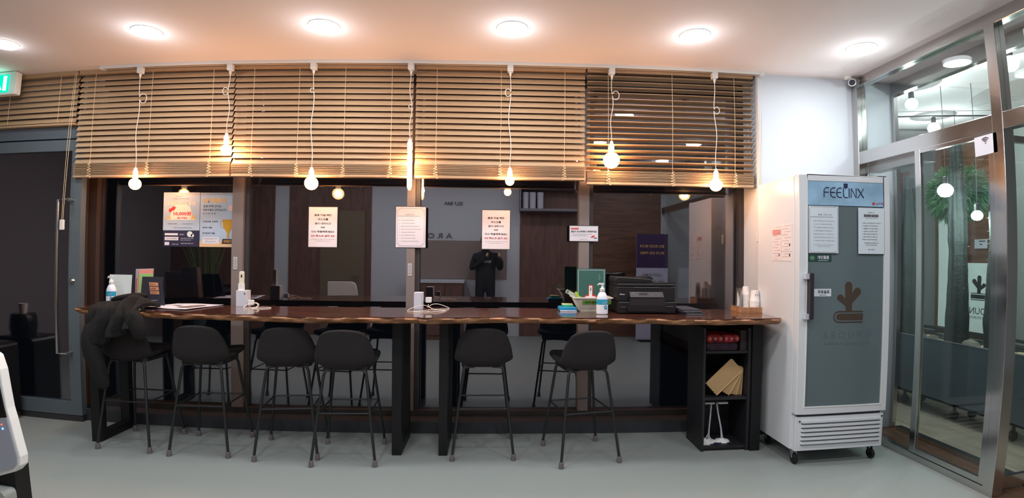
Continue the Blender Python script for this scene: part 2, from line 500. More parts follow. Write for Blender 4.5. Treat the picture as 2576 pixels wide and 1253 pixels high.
# ------------------------------------------------------------------ ceiling downlights
def downlight(label):
    t = thing('ceiling_light', label, 'ceiling light', (0, 0, H), 0, 'round ceiling downlights')
    MB().lathe([(0.098, -0.004), (0.102, 0.0), (0.094, -0.001)], (0, 0, 0), 40).build('rim', M_white, t, smooth=True)
    MB().lathe([(0.094, -0.002), (0.094, -0.012), (0.08, -0.02), (0.045, -0.026), (0.0, -0.028)], (0, 0, 0), 40).build('diffuser', M_led, t, smooth=True)
    return t
XS = (-3.49, -2.32, -1.11, 0.093, 1.286, 2.495)
first = None
names = ('leftmost round white ceiling downlight, cut by the photo edge', 'round white ceiling downlight above the trophy posters and first bulbs',
         'round white ceiling downlight above the third hanging bulb', 'round white ceiling downlight nearest the middle of the ceiling',
         'round white ceiling downlight above the large globe bulb', 'round white ceiling downlight above the fridge and security camera')
for j, yy in enumerate((3.085, 1.89, 0.69)):
    for i, x in enumerate(XS):
        if first is None:
            t = first = downlight(names[0])
        else:
            t = copy_tree(first)
        t['label'] = names[i] if j == 0 else 'round white ceiling downlight behind the viewer, mirrored faintly in the glass'
        if j: t['group'] = 'ceiling downlights behind the viewer'
        t.location = (x, yy, H)
        k = 0.9 if j == 0 else 1.0
        a = lamp('down_lamp', 'AREA', (0, 0, -0.032), DOWN_W * k, (0.93, 0.97, 1.0), 0.09, t)
        b = lamp('ceiling_fill', 'POINT', (0, 0, -0.14), CEIL_FILL_W * k, (0.95, 0.97, 1.0), 0.0, t)  # added light hanging free below the fixture, stands in for its side glow

# ------------------------------------------------------------------ blinds
def blind(x0, x1, zb, zs, tilt, label, tassels, ncords, pull=None):
    yc = 3.74
    t = thing('venetian_blind', label, 'blind', ((x0 + x1) / 2, yc, zb), 0, 'wooden venetian blinds along the window')
    MB().box(x0, yc - 0.03, H - 0.035, x1, yc + 0.03, H).build('head_rail', M_slat, t, world=True)
    MB().box(x0, yc - 0.026, zb, x1, yc + 0.026, zb + 0.018).build('bottom_rail', M_slat, t, world=True, bevel=0.003)
    s = MB()
    def slat(z, a, dy=0.0, th=0.0028, wd=0.050):
        cy, sy = math.cos(a) * wd / 2, math.sin(a) * wd / 2
        # room edge (-Y) goes down for positive tilt
        n = 5
        top = []; bot = []
        for i in range(n):
            u = -1 + 2 * i / (n - 1)
            crown = 0.0016 * (1 - u * u)
            top.append((u * cy - crown * math.sin(a) * 1 + dy, u * sy + crown * math.cos(a) + th / 2))
            bot.append((u * cy - crown * math.sin(a) + dy, u * sy + crown * math.cos(a) - th / 2))
        s.prism([(yc + p, z + q) for p, q in top] + [(yc + p, z + q) for p, q in reversed(bot)], x0, x1, 'x')
    n = int(round((H - 0.045 - zs) / 0.0445))
    for i in range(n):
        z = zs + 0.022 + i * (H - 0.045 - zs) / n
        slat(z, tilt + random.uniform(-0.02, 0.02))
    z = zb + 0.023
    while z < zs:
        slat(z, random.uniform(-0.04, 0.04), random.uniform(-0.003, 0.003))
        z += 0.0068
    sl = s.build('slats', M_slat, t, world=True)
    for k in range(ncords):
        cx = x0 + 0.16 + (x1 - x0 - 0.32) * k / max(1, ncords - 1)
        lc = MB().tube([(cx, yc - 0.029, H - 0.03), (cx + 0.002, yc - 0.03, (H + zs) / 2), (cx, yc - 0.029, zs)], 0.0013, 5)
        if tassels:
            pts = []
            for i in range(40):
                u = i / 39
                pts.append((cx + 0.02 * math.sin(u * 34 + k) * (0.4 + 0.6 * u), yc - 0.034 - 0.008 * abs(math.cos(u * 25 + k)), zs - (zs - zb + 0.004) * u))
            lc.tube(pts, 0.0022, 5)
        lc.build('ladder_cord', M_cord, t, world=True, smooth=True)
    if pull:
        px_, z_end = pull
        MB().tube([(px_, yc - 0.045, H - 0.03), (px_ - 0.012, yc - 0.055, 2.3), (px_ - 0.03, yc - 0.06, z_end + 0.05)], 0.0016, 5).tube(
            [(px_ + 0.014, yc - 0.045, H - 0.03), (px_ + 0.008, yc - 0.055, 2.3), (px_ - 0.018, yc - 0.06, z_end + 0.05)], 0.0016, 5).build('pull_cord', M_cord, t, world=True)
        MB().rbox(px_ - 0.04, yc - 0.07, z_end - 0.02, px_ - 0.01, yc - 0.05, z_end + 0.06, 0.006).build('cord_grip', M_white, t, world=True)
    return t
TD = math.radians(58)
blind(-4.75, -3.39, 2.385, 2.41, TD, 'short beige wooden blind above the glass door, beside the exit sign', False, 3, (-3.42 + 0.02, 1.56))
blind(-3.375, -2.03, 1.957, 2.073, TD, 'beige wooden blind directly above the trophy posters', True, 3)
blind(-2.022, -0.637, 1.957, 2.055, TD, 'beige wooden blind between the poster window and the tube bulb', True, 4)
blind(-0.617, 0.678, 1.957, 2.065, TD, 'beige wooden blind directly right of the tube bulb', True, 3)
blind(0.694, 2.02, 1.927, 2.035, math.radians(-14), 'beige wooden blind with flatter open slats beside the white wall', True, 3, (2.062, 1.52))

# ------------------------------------------------------------------ pendant bulbs on the track
t = thing('light_track', 'slim white lighting track on the ceiling in front of the blinds', 'light track', (-0.5, 3.66, H - 0.02))
MB().box(-3.1, 3.642, H - 0.022, 2.05, 3.678, H).build('rail', M_white, t, world=True, bevel=0.002)
MB().box(-3.1, 3.653, H - 0.0225, 2.05, 3.667, H - 0.018).build('slot', mat('track_slot', (120, 116, 112), 0.5), t, world=True)
for q_ in (-3.13, 2.05):
    MB().box(q_, 3.64, H - 0.026, q_ + 0.03, 3.68, H).build('end_cap', M_white, t, world=True)

def pendant(xa, xb, zs, kind, zc, rad, knot, label):
    """xa adapter x, xb bulb x, zs socket top, zc bulb centre"""
    Y = 3.66
    t = thing('pendant_lamp', label, 'hanging bulb', (xa, Y, H - 0.022), 0, 'bulbs hanging from the ceiling track')
    MB().rbox(xa - 0.022, Y - 0.017, H - 0.072, xa + 0.022, Y + 0.017, H - 0.022, 0.006).build('track_adapter', M_white, t, world=True)
    MB().lathe([(0.006, 0), (0.011, -0.004), (0.006, -0.03), (0.004, -0.035)], (xa, Y, H - 0.072), 12).build('cord_relief', M_white, t, world=True, smooth=True)
    z0 = H - 0.1
    pts = []
    kz, kr, kdir = knot
    N = 36
    for i in range(N + 1):
        u = i / N
        z = z0 + (zs + 0.02 - z0) * u
        x = xa + (xb - xa) * u + 0.011 * math.sin(u * 9 + xa * 5) * math.sin(PI * u)
        if pts and pts[-1][2] > kz >= z:
            for j in range(1, 20):
                a = 2 * PI * j / 20
                pts.append((x + kdir * kr * (1 - math.cos(a)), Y - 0.004 + 0.008 * j / 20, kz + kr * 1.25 * math.sin(a) * (1 if kdir > 0 else 1)))
        pts.append((x, Y, z))
    MB().tube(pts, 0.0029, 6).build('cord', M_wcord, t, world=True, smooth=True)
    MB().lathe([(0.005, 0.022), (0.012, 0.018), (0.014, 0.0), (0.0205, -0.004), (0.0215, -0.058), (0.019, -0.062), (0, -0.062)], (xb, Y, zs), 20).build('socket', M_white, t, world=True, smooth=True)
    zt = zs - 0.06
    if kind == 'tube':
        prof = [(0.012, 0), (0.017, -0.02), (0.0185, -0.05), (0.0185, -0.27), (0.012, -0.295), (0.0, -0.305)]
        env = MB().lathe([(r, h) for r, h in prof], (xb, Y, zt), 20)
        e = env.build('bulb_glass', M_envelope, t, world=True, smooth=True)
        f = MB()
        for k in range(4):
            a = k * PI / 2
            f.tube([(xb + 0.008 * math.cos(a), Y + 0.008 * math.sin(a), zt - 0.03), (xb + 0.009 * math.cos(a + 0.4), Y + 0.009 * math.sin(a + 0.4), zt - 0.15), (xb + 0.008 * math.cos(a), Y + 0.008 * math.sin(a), zt - 0.28)], 0.0028, 5)
        f.build('filament', M_fil, t, world=True)
        for dz in (0.08, 0.22):
            lamp('bulb_lamp', 'POINT', (xb - xa, 0, zt - dz - (H - 0.022)), BULB_W * 0.6, (1.0, 0.54, 0.35), 0.02, t)
    else:
        prof = [(0.013, 0.0), (0.014, -0.012)]
        for k in range(1, 13):
            a = PI * (0.14 + 0.86 * k / 12)
            prof.append((rad * math.sin(a), -(zt - zc) + rad * math.cos(a)))
        prof[-1] = (0.0, prof[-1][1])
        MB().lathe(prof, (xb, Y, zt), 24).build('bulb_glass', M_envelope, t, world=True, smooth=True)
        f = MB()
        for k in range(5):
            a = k * 2 * PI / 5; q = rad * 0.42
            f.tube([(xb + 0.006 * math.cos(a), Y + 0.006 * math.sin(a), zc + rad * 0.6), (xb + q * math.cos(a), Y + q * math.sin(a), zc), (xb + q * 0.8 * math.cos(a + 0.8), Y + q * 0.8 * math.sin(a + 0.8), zc - rad * 0.55)], 0.0034, 5)
        f.build('filament', M_fil, t, world=True)
        MB().lathe([(0.005, 0), (0.004, -0.03), (0.007, -0.045), (0, -0.05)], (xb, Y, zt), 8).build('stem', mat('bulb_stem', (230, 220, 200), 0.3), t, world=True, smooth=True)
        lamp('bulb_lamp', 'POINT', (xb - xa, 0, zc - (H - 0.022)), BULB_W, (1.0, 0.54, 0.35), 0.03, t)
    return t
pendant(-2.775, -2.766, 1.999, 'globe', 1.893, 0.045, (2.56, 0.030, 1), 'hanging filament bulb above the glass door end, first on the track')
pendant(-2.029, -2.033, 2.255, 'pear', 2.150, 0.040, (2.60, 0.022, -1), 'short hung filament bulb, second from the exit sign end')
pendant(-1.38, -1.372, 1.998, 'globe', 1.899, 0.050, (2.60, 0.014, -1), 'filament bulb hanging above the first mask notice')
pendant(-0.645, -0.643, 2.217, 'tube', 2.0, 0.02, (2.48, 0.012, -1), 'long tubular filament bulb hanging over the framed rules notice')
pendant(0.099, 0.103, 2.016, 'pear', 1.935, 0.034, (2.60, 0.022, -1), 'small pear shaped filament bulb above the second mask notice')
pendant(0.87, 0.868, 2.229, 'globe', 2.104, 0.062, (2.60, 0.026, 1), 'largest clear globe filament bulb in front of the open slatted blind')
pendant(1.677, 1.68, 2.036, 'globe', 1.932, 0.048, (2.51, 0.022, 1), 'filament bulb nearest the white wall and fridge')

# ------------------------------------------------------------------ exit sign, security camera
t = thing('exit_sign', 'lit green emergency exit sign box under the ceiling above the door blind', 'exit sign', (-4.05, 3.63, 2.64))
MB().rbox(-4.22, 3.60, 2.635, -3.905, 3.66, H - 0.004, 0.015).build('housing', M_white, t, world=True, bevel=0.004)
MB().box(-4.20, 3.593, 2.655, -3.975, 3.60, 2.80).build('lit_face', emission('exit_green', (0.0, 0.75, 0.42), 1.4), t, world=True)
f = MB()
ex = -0.495; ez = 0.137
f.lathe([(0.0, -0.001), (0.016, -0.001), (0.016, 0)], (-3.60 + ex, 3.591, 2.64 + ez), 12, 'y')
f.prism([(a_ + ex, b_ + ez) for a_, b_ in [(-3.62, 2.62), (-3.58, 2.625), (-3.575, 2.58), (-3.55, 2.545), (-3.56, 2.535), (-3.595, 2.565), (-3.615, 2.54), (-3.655, 2.535), (-3.655, 2.545), (-3.625, 2.552), (-3.61, 2.585), (-3.61, 2.60), (-3.64, 2.59), (-3.645, 2.60)]], 3.590, 3.592)
f.box(-3.535 + ex, 3.590, 2.53 + ez, -3.50 + ex, 3.592, 2.65 + ez)
f.build('running_figure', emission('exit_white', (0.8, 1, 0.95), 5.0), t, world=True)
lamp('exit_lamp', 'POINT', (-0.05, -0.10, 0.1), 0.3, (0.1, 1, 0.6), 0.03, t)
t = thing('security_camera', 'small white bullet camera with dark lens in the ceiling corner', 'camera', (2.80, 3.62, 2.83))
MB().lathe([(0.03, 0), (0.03, -0.014)], (2.80, 3.63, H), 20).build('mount', M_white, t, world=True, smooth=True)
cd_ = Vector((-2.80, -3.60, -1.38)).normalized()
cm_ = Vector((0, -1, 0)).rotation_difference(cd_).to_matrix().to_4x4()
cm_.translation = Vector((2.800, 3.585, 2.772))
MB(cm_).lathe([(0.0, 0.0), (0.026, 0.0), (0.030, 0.006), (0.031, 0.055), (0.0, 0.057)], (0, 0, 0), 24, 'y').build('housing', M_white, t, world=True, smooth=True)
MB(cm_).lathe([(0.0, -0.002), (0.023, -0.002), (0.023, 0.001)], (0, -0.001, 0), 24, 'y').build('lens', mat('lens_glass', (60, 66, 78), 0.1), t, world=True, smooth=True)

# ------------------------------------------------------------------ tables
TZ = 0.975
def edge_wave(x):
    return 0.028 * math.sin(x * 2.3 + 0.6) + 0.014 * math.sin(x * 7.1 + 1.0) + 0.005 * math.sin(x * 19)
def slab(x0, x1, label, legs, xr_back=None):
    t = thing('bar_table', label, 'table', ((x0 + x1) / 2, 3.5, 0), 0, 'live edge wooden bar tables')
    n = 90
    front = []
    for i in range(n + 1):
        x = x0 + (x1 - x0) * i / n
        y = 3.185 + edge_wave(x) + 0.17 * max(0.0, min(1.0, (-2.15 - x) / 0.87)) ** 1.4
        e = min(1, (x - x0) / 0.05, (x1 - x) / 0.05) if True else 1
        y += 0.02 * (1 - max(0, e)) ** 2
        front.append((x, y))
    yb = 3.74
    xb = xr_back or x1
    o = front + [(xb, yb), (x0, yb)]
    # top surface with overhanging lip, underside set in
    mb = MB()
    def ring(z, d): return [(x, y + (d + 0.006 * math.sin(x * 31 + z * 200) if i <= n else 0), z) for i, (x, y) in enumerate(o)]
    zs = [(TZ, 0.004), (TZ - 0.004, 0.0)]
    vs = ring(TZ, 0.004)
    top = MB().add([(x, y, z) for x, y, z in vs] + [(x, y, z - 0.006) for x, y, z in vs],
                   [tuple(range(len(o))), tuple(range(2 * len(o) - 1, len(o) - 1, -1))] + [(i, i + len(o), (i + 1) % len(o) + len(o), (i + 1) % len(o)) for i in range(len(o))])
    top.build('table_top', M_slab, t, world=True)
    L = [(TZ - 0.006, 0.006), (TZ - 0.014, 0.001), (TZ - 0.026, 0.008), (TZ - 0.036, 0.018), (TZ - 0.045, 0.032)]
    rings = []
    for z, dd in L:
        rings.append([(x, y + ((dd + 0.007 * math.sin(x * 23 + z * 90) + 0.004 * math.sin(x * 57 - z * 160)) if i <= n else 0), z) for i, (x, y) in enumerate(o)])
    vs = [p for r in rings for p in r]; m_ = len(o)
    fs = [(j * m_ + i, j * m_ + (i + 1) % m_, (j + 1) * m_ + (i + 1) % m_, (j + 1) * m_ + i) for j in range(len(L) - 1) for i in range(m_)]
    fs += [tuple(range(m_)), tuple(range(len(L) * m_ - 1, (len(L) - 1) * m_ - 1, -1))]
    MB().add(vs, fs).build('live_edge', M_edge, t, world=True, smooth=True)
    for (a, b) in legs:
        # closed rectangular steel loop
        l = MB().box(a, 3.365, 0, b, 3.435, TZ - 0.045).box(a, 3.685, 0, b, 3.755 - 0.02, TZ - 0.045).box(a, 3.435, 0, b, 3.685, 0.06).box(a, 3.435, TZ - 0.105, b, 3.685, TZ - 0.045)
        l.build('leg', M_black, t, world=True, bevel=0.002)
    return t
slab(-3.0, -0.492, 'long live-edge wooden bar table with the newspaper and boxes on it', ((-2.905, -2.83), (-0.695, -0.63)))
slab(-0.490, 1.93, 'long live-edge wooden bar table carrying the printer and basket', ((-0.375, -0.315), (1.825, 1.90)), 1.955)

# ------------------------------------------------------------------ stools
def make_stool(label):
    t = thing('bar_stool', label, 'bar stool', (0, 0, 0), 0, 'charcoal bar stools at the window bar')
    prof = [  # y, z, half width, sideways curl (z up, y forward)
        (0.235, 0.668, 0.095, 0.006, 0), (0.215, 0.676, 0.150, 0.008, 0), (0.14, 0.668, 0.188, 0.018, 0), (0.04, 0.650, 0.198, 0.030, 0),
        (-0.06, 0.636, 0.202, 0.042, 0.0), (-0.12, 0.630, 0.202, 0.050, 0.01), (-0.165, 0.640, 0.200, 0.048, 0.04), (-0.193, 0.685, 0.196, 0.030, 0.055),
        (-0.208, 0.745, 0.187, 0.012, 0.06), (-0.218, 0.81, 0.171, -0.002, 0.05), (-0.228, 0.868, 0.148, -0.012, 0.035), (-0.232, 0.896, 0.118, -0.02, 0.02)]
    NU = 11
    def surf(u, v):
        f = v * (len(prof) - 1); i = min(int(f), len(prof) - 2); r = f - i
        a, b = prof[i], prof[i + 1]
        y, z, hw, cz, cy = [a[k] * (1 - r) + b[k] * r for k in range(5)]
        q = -1 + 2 * u
        return (q * hw, y + cy * q * q, z + cz * abs(q) ** 2.4)
    MB().grid(surf, NU, len(prof) * 2 - 1).build('seat_shell', M_fabric, t, smooth=True, solid=0.028, sub=2)
    MB().rbox(-0.15, -0.13, 0.615, 0.15, 0.13, 0.64, 0.03, 'z').build('seat_plate', M_legs, t)
    for sx in (-1, 1):
        for sy in (-1, 1):
            ty = -0.125 if sy < 0 else 0.12
            fx, fy = 0.205 * sx, 0.20 * sy
            top = [(0.06 * sx, ty, 0.618), (0.105 * sx, ty, 0.618), (0.128 * sx, ty * 1.02, 0.61), (0.138 * sx, ty * 1.06, 0.585)]
            foot = (fx, fy, 0.035)
            leg = MB().tube(top + [foot], 0.0095, 10).build('leg', M_legs, t, smooth=True)
            d_ = Vector((fx - 0.138 * sx, fy - ty * 1.06, 0.035 - 0.585)).normalized()
            MB().lathe([(0.0, 0), (0.0165, 0), (0.0175, 0.004), (0.0155, 0.042), (0.0, 0.044)], (fx, fy, 0), 14).build('foot_cap', M_foot, leg, smooth=True)
    zf = 0.34
    k = (0.585 - zf) / 0.55
    ax = 0.138 + (0.205 - 0.138) * k
    yr = -(0.1325 + (0.20 - 0.1325) * k); yf = 0.127 + (0.20 - 0.127) * k
    MB().tube([(-ax, yr, zf), (ax, yr, zf)], 0.006, 8).tube([(-ax, yf, zf), (ax, yf, zf)], 0.006, 8).tube([(-ax, yr, zf), (-ax, yf, zf)], 0.006, 8).tube([(ax, yr, zf), (ax, yf, zf)], 0.006, 8).build('footrest', M_legs, t, smooth=True)
    return t
st = ((-2.554, 3.244, -0.010, 'dark stool draped with a coat, nearest the glass door'),
      (-1.983, 3.231, 0.058, 'charcoal stool between the draped stool and the close pair'),
      (-1.376, 3.235, 0.150, 'charcoal stool whose backrest is overlapped by its neighbour'),
      (-0.970, 3.164, 0.060, 'charcoal stool beside the middle table legs, overlapping its neighbour'),
      (-0.069, 3.287, 0.026, 'charcoal stool standing straight just right of the middle table legs'),
      (0.642, 3.196, 0.206, 'charcoal stool turned sideways in front of the basket'))
s0 = None
for x, y, a, lb in st:
    if s0 is None: s = s0 = make_stool(lb)
    else: s = copy_tree(s0)
    s['label'] = lb
    s.location = (x - math.sin(a) * 0.20, y + math.cos(a) * 0.20, 0)
    s.rotation_euler = (0, 0, a)
#PART2

# ------------------------------------------------------------------ coat draped over the first stool
t = thing('coat', 'dark winter coat draped over the stool nearest the glass door', 'coat', (-2.56, 3.3, 0.3))
def coat(u, v):
    # u across, v from the front hem on the table, over the backrest, down behind it
    x = -2.71 + 0.33 * u
    path = [(3.46, 0.985), (3.34, 1.00), (3.27, 1.00), (3.20, 0.975), (3.165, 0.91), (3.150, 0.82), (3.150, 0.74)]
    f = v * (len(path) - 1); i = min(int(f), len(path) - 2); r = f - i
    y = path[i][0] * (1 - r) + path[i + 1][0] * r
    z = path[i][1] * (1 - r) + path[i + 1][1] * r
    x -= 0.03 * v * (1 - u)
    sh = 0.05 * math.exp(-((u - 0.72) / 0.2) ** 2) * math.exp(-((v - 0.25) / 0.2) ** 2)
    fold = 0.016 * math.sin(u * 17 + v * 4) * (0.4 + v) + 0.008 * math.sin(u * 39 - v * 9)
    z += sh - 0.11 * max(0, v - 0.45) * (u - 0.2) * -1.6 * (1 if u > 0.4 else 0.4) * 0
    z -= 0.05 * (1 - u) ** 2 * (1 - v) * 0.0
    if v > 0.5: z += 0.35 * (v - 0.5) * max(0, u - 0.35)
    return (x + 0.010 * math.sin(v * 12), y - fold - 0.012, z + fold * 0.4 + 0.012)
MB().grid(coat, 44, 40).build('body', M_coat, t, world=True, smooth=True, solid=0.03, sub=1)
def tubeish(name, pts, rs, mt, parent):
    mb = MB().tube(pts, rs, 14)
    mb.v = [(x + 0.005 * math.sin(z * 60 + x * 40), y + 0.006 * math.sin(z * 75), z) for x, y, z in mb.v]
    return mb.build(name, mt, parent, world=True, smooth=True, sub=1)
tubeish('sleeve', [(-2.68, 3.24, 0.94), (-2.705, 3.165, 0.86), (-2.69, 3.135, 0.75), (-2.655, 3.14, 0.62), (-2.615, 3.15, 0.52), (-2.60, 3.15, 0.45)], [0.05, 0.062, 0.062, 0.055, 0.045, 0.036], M_coat, t)
tubeish('sleeve', [(-2.44, 3.20, 0.985), (-2.385, 3.165, 0.93), (-2.355, 3.17, 0.86), (-2.345, 3.19, 0.78)], [0.045, 0.055, 0.052, 0.042], M_coat, t)
tubeish('collar', [(-2.70, 3.34, 1.03), (-2.60, 3.34, 1.05), (-2.50, 3.36, 1.065), (-2.42, 3.38, 1.07)], [0.02, 0.028, 0.028, 0.018], M_coat, t)
tubeish('lapel', [(-2.68, 3.40, 1.0), (-2.56, 3.36, 1.022), (-2.45, 3.40, 1.035)], [0.03, 0.034, 0.024], M_coat, t)
MB().lathe([(0.0, -0.003), (0.007, -0.003), (0.008, 0)], (-2.47, 3.355, 1.052), 10, 'y').build('button', M_chrome, t, world=True)

# ------------------------------------------------------------------ paper helpers
Tt = TZ
def sheet(name, label, cat, x0, z0, x1, z1, y, rows=(), frame=None, group=None, ink=M_ink, thick=0.003, mt=M_paper, rim=False):
    t = thing(name, label, cat, ((x0 + x1) / 2, y, z0), 0, group)
    MB().box(x0, y - thick, z0, x1, y, z1).build('sheet', mt, t, world=True)
    if rim:
        e = 0.004
        MB().box(x0 - e, y - thick - 0.001, z0 - e, x0, y, z1 + e).box(x1, y - thick - 0.001, z0 - e, x1 + e, y, z1 + e).box(x0, y - thick - 0.001, z0 - e, x1, y, z0).box(x0, y - thick - 0.001, z1, x1, y, z1 + e).build('holder_rim', mat('dark_rim', (40, 34, 36), 0.5), t, world=True)
    return t
YP = 3.972
def mask_notice(x0, x1, z0, z1, label):
    t = sheet('mask_notice', label, 'notice', x0, z0, x1, z1, YP, group='mask notices on the window', rim=True)
    cx = (x0 + x1) / 2; W_ = x1 - x0; Hh = z1 - z0
    y = YP - 0.0045
    def r(s_, f, w_, h_): return (s_, cx, y, z1 - Hh * f, W_ * w_, Hh * h_, 'c')
    textmesh('lettering', [r('음료 마실 때만', 0.20, 0.60, 0.052), r('마스크를', 0.305, 0.36, 0.052), r('잠시 내리시고', 0.41, 0.56, 0.052),
                           r('직후', 0.51, 0.15, 0.042), r('다시 착용해주세요!!', 0.615, 0.80, 0.055)], M_ink, t, bold=0.02)
    textmesh('red_lettering', [r('XX 턱스크 금지 XX', 0.72, 0.84, 0.055)], M_inkr, t, bold=0.02)
    textmesh('small_lettering', [r('스터디카페에서 대화를 위해 잠시 부탁드립니다', 0.805, 0.86, 0.02), r('건강 함께 잘 지켜나갑시다 ^^', 0.85, 0.56, 0.02)], M_inkg, t)
    return t
mask_notice(-1.502, -1.271, 1.430, 1.751, 'white mask notice with Korean text on the window beside the round bulb reflection')
mask_notice(-0.109, 0.116, 1.429, 1.744, 'white mask notice with Korean text on the window under the pear shaped bulb')
def rules_sheet(x0, x1, z0, z1, y, label, name='rules_notice'):
    t = sheet(name, label, 'notice', x0, z0, x1, z1, y, rim=True)
    W_ = x1 - x0; Hh = z1 - z0; e = 0.012; q = 0.018; yy = y - 0.0042
    pts = []
    for sx, sz, ord_ in ((0, 1, 0), (1, 1, 1), (1, 0, 2), (0, 0, 3)):
        cx = x0 + e if sx == 0 else x1 - e; cz = z1 - e if sz else z0 + e
        dx = q if sx == 0 else -q; dz = -q if sz else q
        a, b = (cx, cz + dz), (cx + dx, cz)
        arc = [(cx + dx * math.sin(k * PI / 12) , cz + dz * math.cos(k * PI / 12)) for k in range(7)]
        pts += arc if ord_ in (0, 2) else arc[::-1]
    MB().tube([(a, yy, b) for a, b in pts], 0.0007, 4, closed=True).build('border_line', M_inkg, t, world=True)
    MB().box(x0 + W_ * 0.07, yy - 0.0003, z1 - Hh * 0.232, x1 - W_ * 0.2, yy, z1 - Hh * 0.226).build('rule_line', M_inkg, t, world=True)
    rows = [('시설 안내', x0 + W_ * 0.45, yy, z1 - Hh * 0.19, W_ * 0.30, Hh * 0.03, 'c')]
    txt = ['공용공간 이용 후 정리해주세요', '스터디룸은 예약 후 이용해주세요', '열람실에서는 조용히 해주시고 통화는 밖에서 해주세요', '음식물 반입은 휴게실에서만 가능하며 쓰레기는 분리해주세요',
           '개인 물품은 보관함에 보관해주세요', '타인에게 방해되지 않게 해주세요', '퇴실시 자리를 정리해주시기 바랍니다', '분실물은 책임지지 않으며 관리자에게 문의해주세요']
    for i, s_ in enumerate(txt):
        rows.append((s_, x0 + W_ * 0.18, yy, z1 - Hh * (0.335 + i * 0.073), W_ * (0.42 + 0.014 * len(s_) - 0.2), Hh * 0.017, 'l'))
        rows.append(('%d' % (i + 1), x0 + W_ * 0.12, yy, z1 - Hh * (0.335 + i * 0.073), W_ * 0.02, Hh * 0.017, 'c'))
    textmesh('lettering', rows, M_inkg, t, bold=0.01)
    return t
rules_sheet(-0.792, -0.556, 1.434, 1.757, 3.925, 'white rules notice with a corner-notched border on the middle window post')
t = sheet('sanitizer_notice', 'small white landscape notice with red heading on the window post above the cutting mat', 'notice', 0.596, 1.500, 0.826, 1.622, 3.923, rim=True)
y = 3.9185
MB().box(0.608, y, 1.593, 0.668, y + 0.001, 1.606).build('red_heading', M_red, t, world=True)
textmesh('heading_lettering', [('코로나19', 0.638, y - 0.0004, 1.5995, 0.05, 0.009, 'c')], M_paper, t)
textmesh('lettering', [('출입시 손소독제로 소독해주세요', 0.711, y, 1.577, 0.206, 0.016, 'c')], M_ink, t, bold=0.02)
textmesh('small_lettering', [('스터디카페 이용을 위해 출입시 필수이며', 0.608, y, 1.556, 0.165, 0.008, 'l'), ('손 소독제로 소독 부탁드립니다', 0.608, y, 1.543, 0.13, 0.008, 'l'), ('♣ 어라운드 스터디카페', 0.711, y, 1.515, 0.055, 0.007, 'c')], M_inkg, t)
MB().prism([(0.765, 1.532), (0.785, 1.545), (0.80, 1.546), (0.795, 1.534), (0.775, 1.528)], y, y + 0.001).build('red_mark', M_red, t, world=True)
MB().prism([(0.792, 1.526), (0.812, 1.530), (0.815, 1.523), (0.797, 1.520)], y, y + 0.001).build('black_mark', M_ink, t, world=True)
for i, (x, z, lb) in enumerate(((-2.078, 1.293, 'narrow pale label strip on the window post beside the trophy poster'), (-0.677, 1.257, 'narrow pale label strip on the middle window post under the rules notice'))):
    t = thing('label_strip', lb, 'sticker', (x, 3.925, z - 0.045))
    MB().box(x - 0.016, 3.922, z - 0.05, x + 0.016, 3.925, z + 0.05).build('strip', mat('label_grey', (170, 172, 178), 0.5), t, world=True)
    textmesh('lettering', [('손', x, 3.9215, z + 0.03, 0.014, 0.012, 'c'), ('끼', x, 3.9215, z + 0.012, 0.014, 0.012, 'c'), ('임', x, 3.9215, z - 0.006, 0.014, 0.012, 'c'), ('주의', x, 3.9215, z - 0.03, 0.02, 0.012, 'c')], M_ink, t)

# ------------------------------------------------------------------ the two posters (and the navy one under them)
M_skyp = mat('poster_blue', (166, 184, 204), 0.35, noise=(5, 0.12, 2))
t = thing('poster', 'pale blue poster with 10,000 won price and red arrow on the window', 'poster', (-2.573, YP, 1.554))
MB().box(-2.733, YP - 0.003, 1.554, -2.414, YP, 1.865).build('sheet', M_skyp, t, world=True)
y = YP - 0.0036
MB().prism([(-2.70 + 0.0, 1.64), (-2.45, 1.64), (-2.47, 1.66), (-2.50, 1.75), (-2.53, 1.765), (-2.62, 1.765), (-2.66, 1.73), (-2.67, 1.66)], y, y + 0.0005).build('podium_print', mat('poster_cream', (238, 226, 216), 0.4), t, world=True)
MB().prism([(-2.685, 1.71), (-2.67, 1.70), (-2.645, 1.72), (-2.64, 1.712), (-2.62, 1.745), (-2.655, 1.75), (-2.652, 1.742), (-2.675, 1.728), (-2.682, 1.735)], y - 0.0008, y - 0.0003).build('red_arrow', M_red, t, world=True)
textmesh('price_lettering', [('10,000원', -2.565, y - 0.0006, 1.69, 0.155, 0.036, 'c'), ('할인+적립금', -2.565, y - 0.0006, 1.655, 0.085, 0.016, 'c')], M_red, t, bold=0.03)
textmesh('title_lettering', [('무조건 반드시 할인!', -2.575, y - 0.0006, 1.775, 0.25, 0.028, 'c')], mat('cream_print', (250, 226, 196), 0.4), t, bold=0.03)
textmesh('small_lettering', [('임용시험 합격', -2.60, y, 1.832, 0.06, 0.009, 'c'), ('합격을 위한 스터디 이벤트', -2.575, y, 1.813, 0.14, 0.009, 'c'), ('이벤트 혜택', -2.65, y - 0.0006, 1.607, 0.08, 0.009, 'c'), ('신청 방법 안내', -2.52, y - 0.0006, 1.607, 0.09, 0.009, 'c'), ('자세한 사항은 홈페이지를 참고하세요', -2.56, y, 1.575, 0.16, 0.008, 'c')], M_navy, t)
MB().prism([(-2.70, 1.645), (-2.665, 1.645), (-2.675, 1.68), (-2.685, 1.66), (-2.69, 1.672)], y - 0.001, y).prism([(-2.45, 1.645), (-2.49, 1.645), (-2.478, 1.69), (-2.468, 1.665), (-2.46, 1.68)], y - 0.001, y).build('gold_confetti', M_gold, t, world=True)
t = thing('poster', 'dark navy poster with small white panels hanging under the pale blue one', 'poster', (-2.573, YP, 1.425))
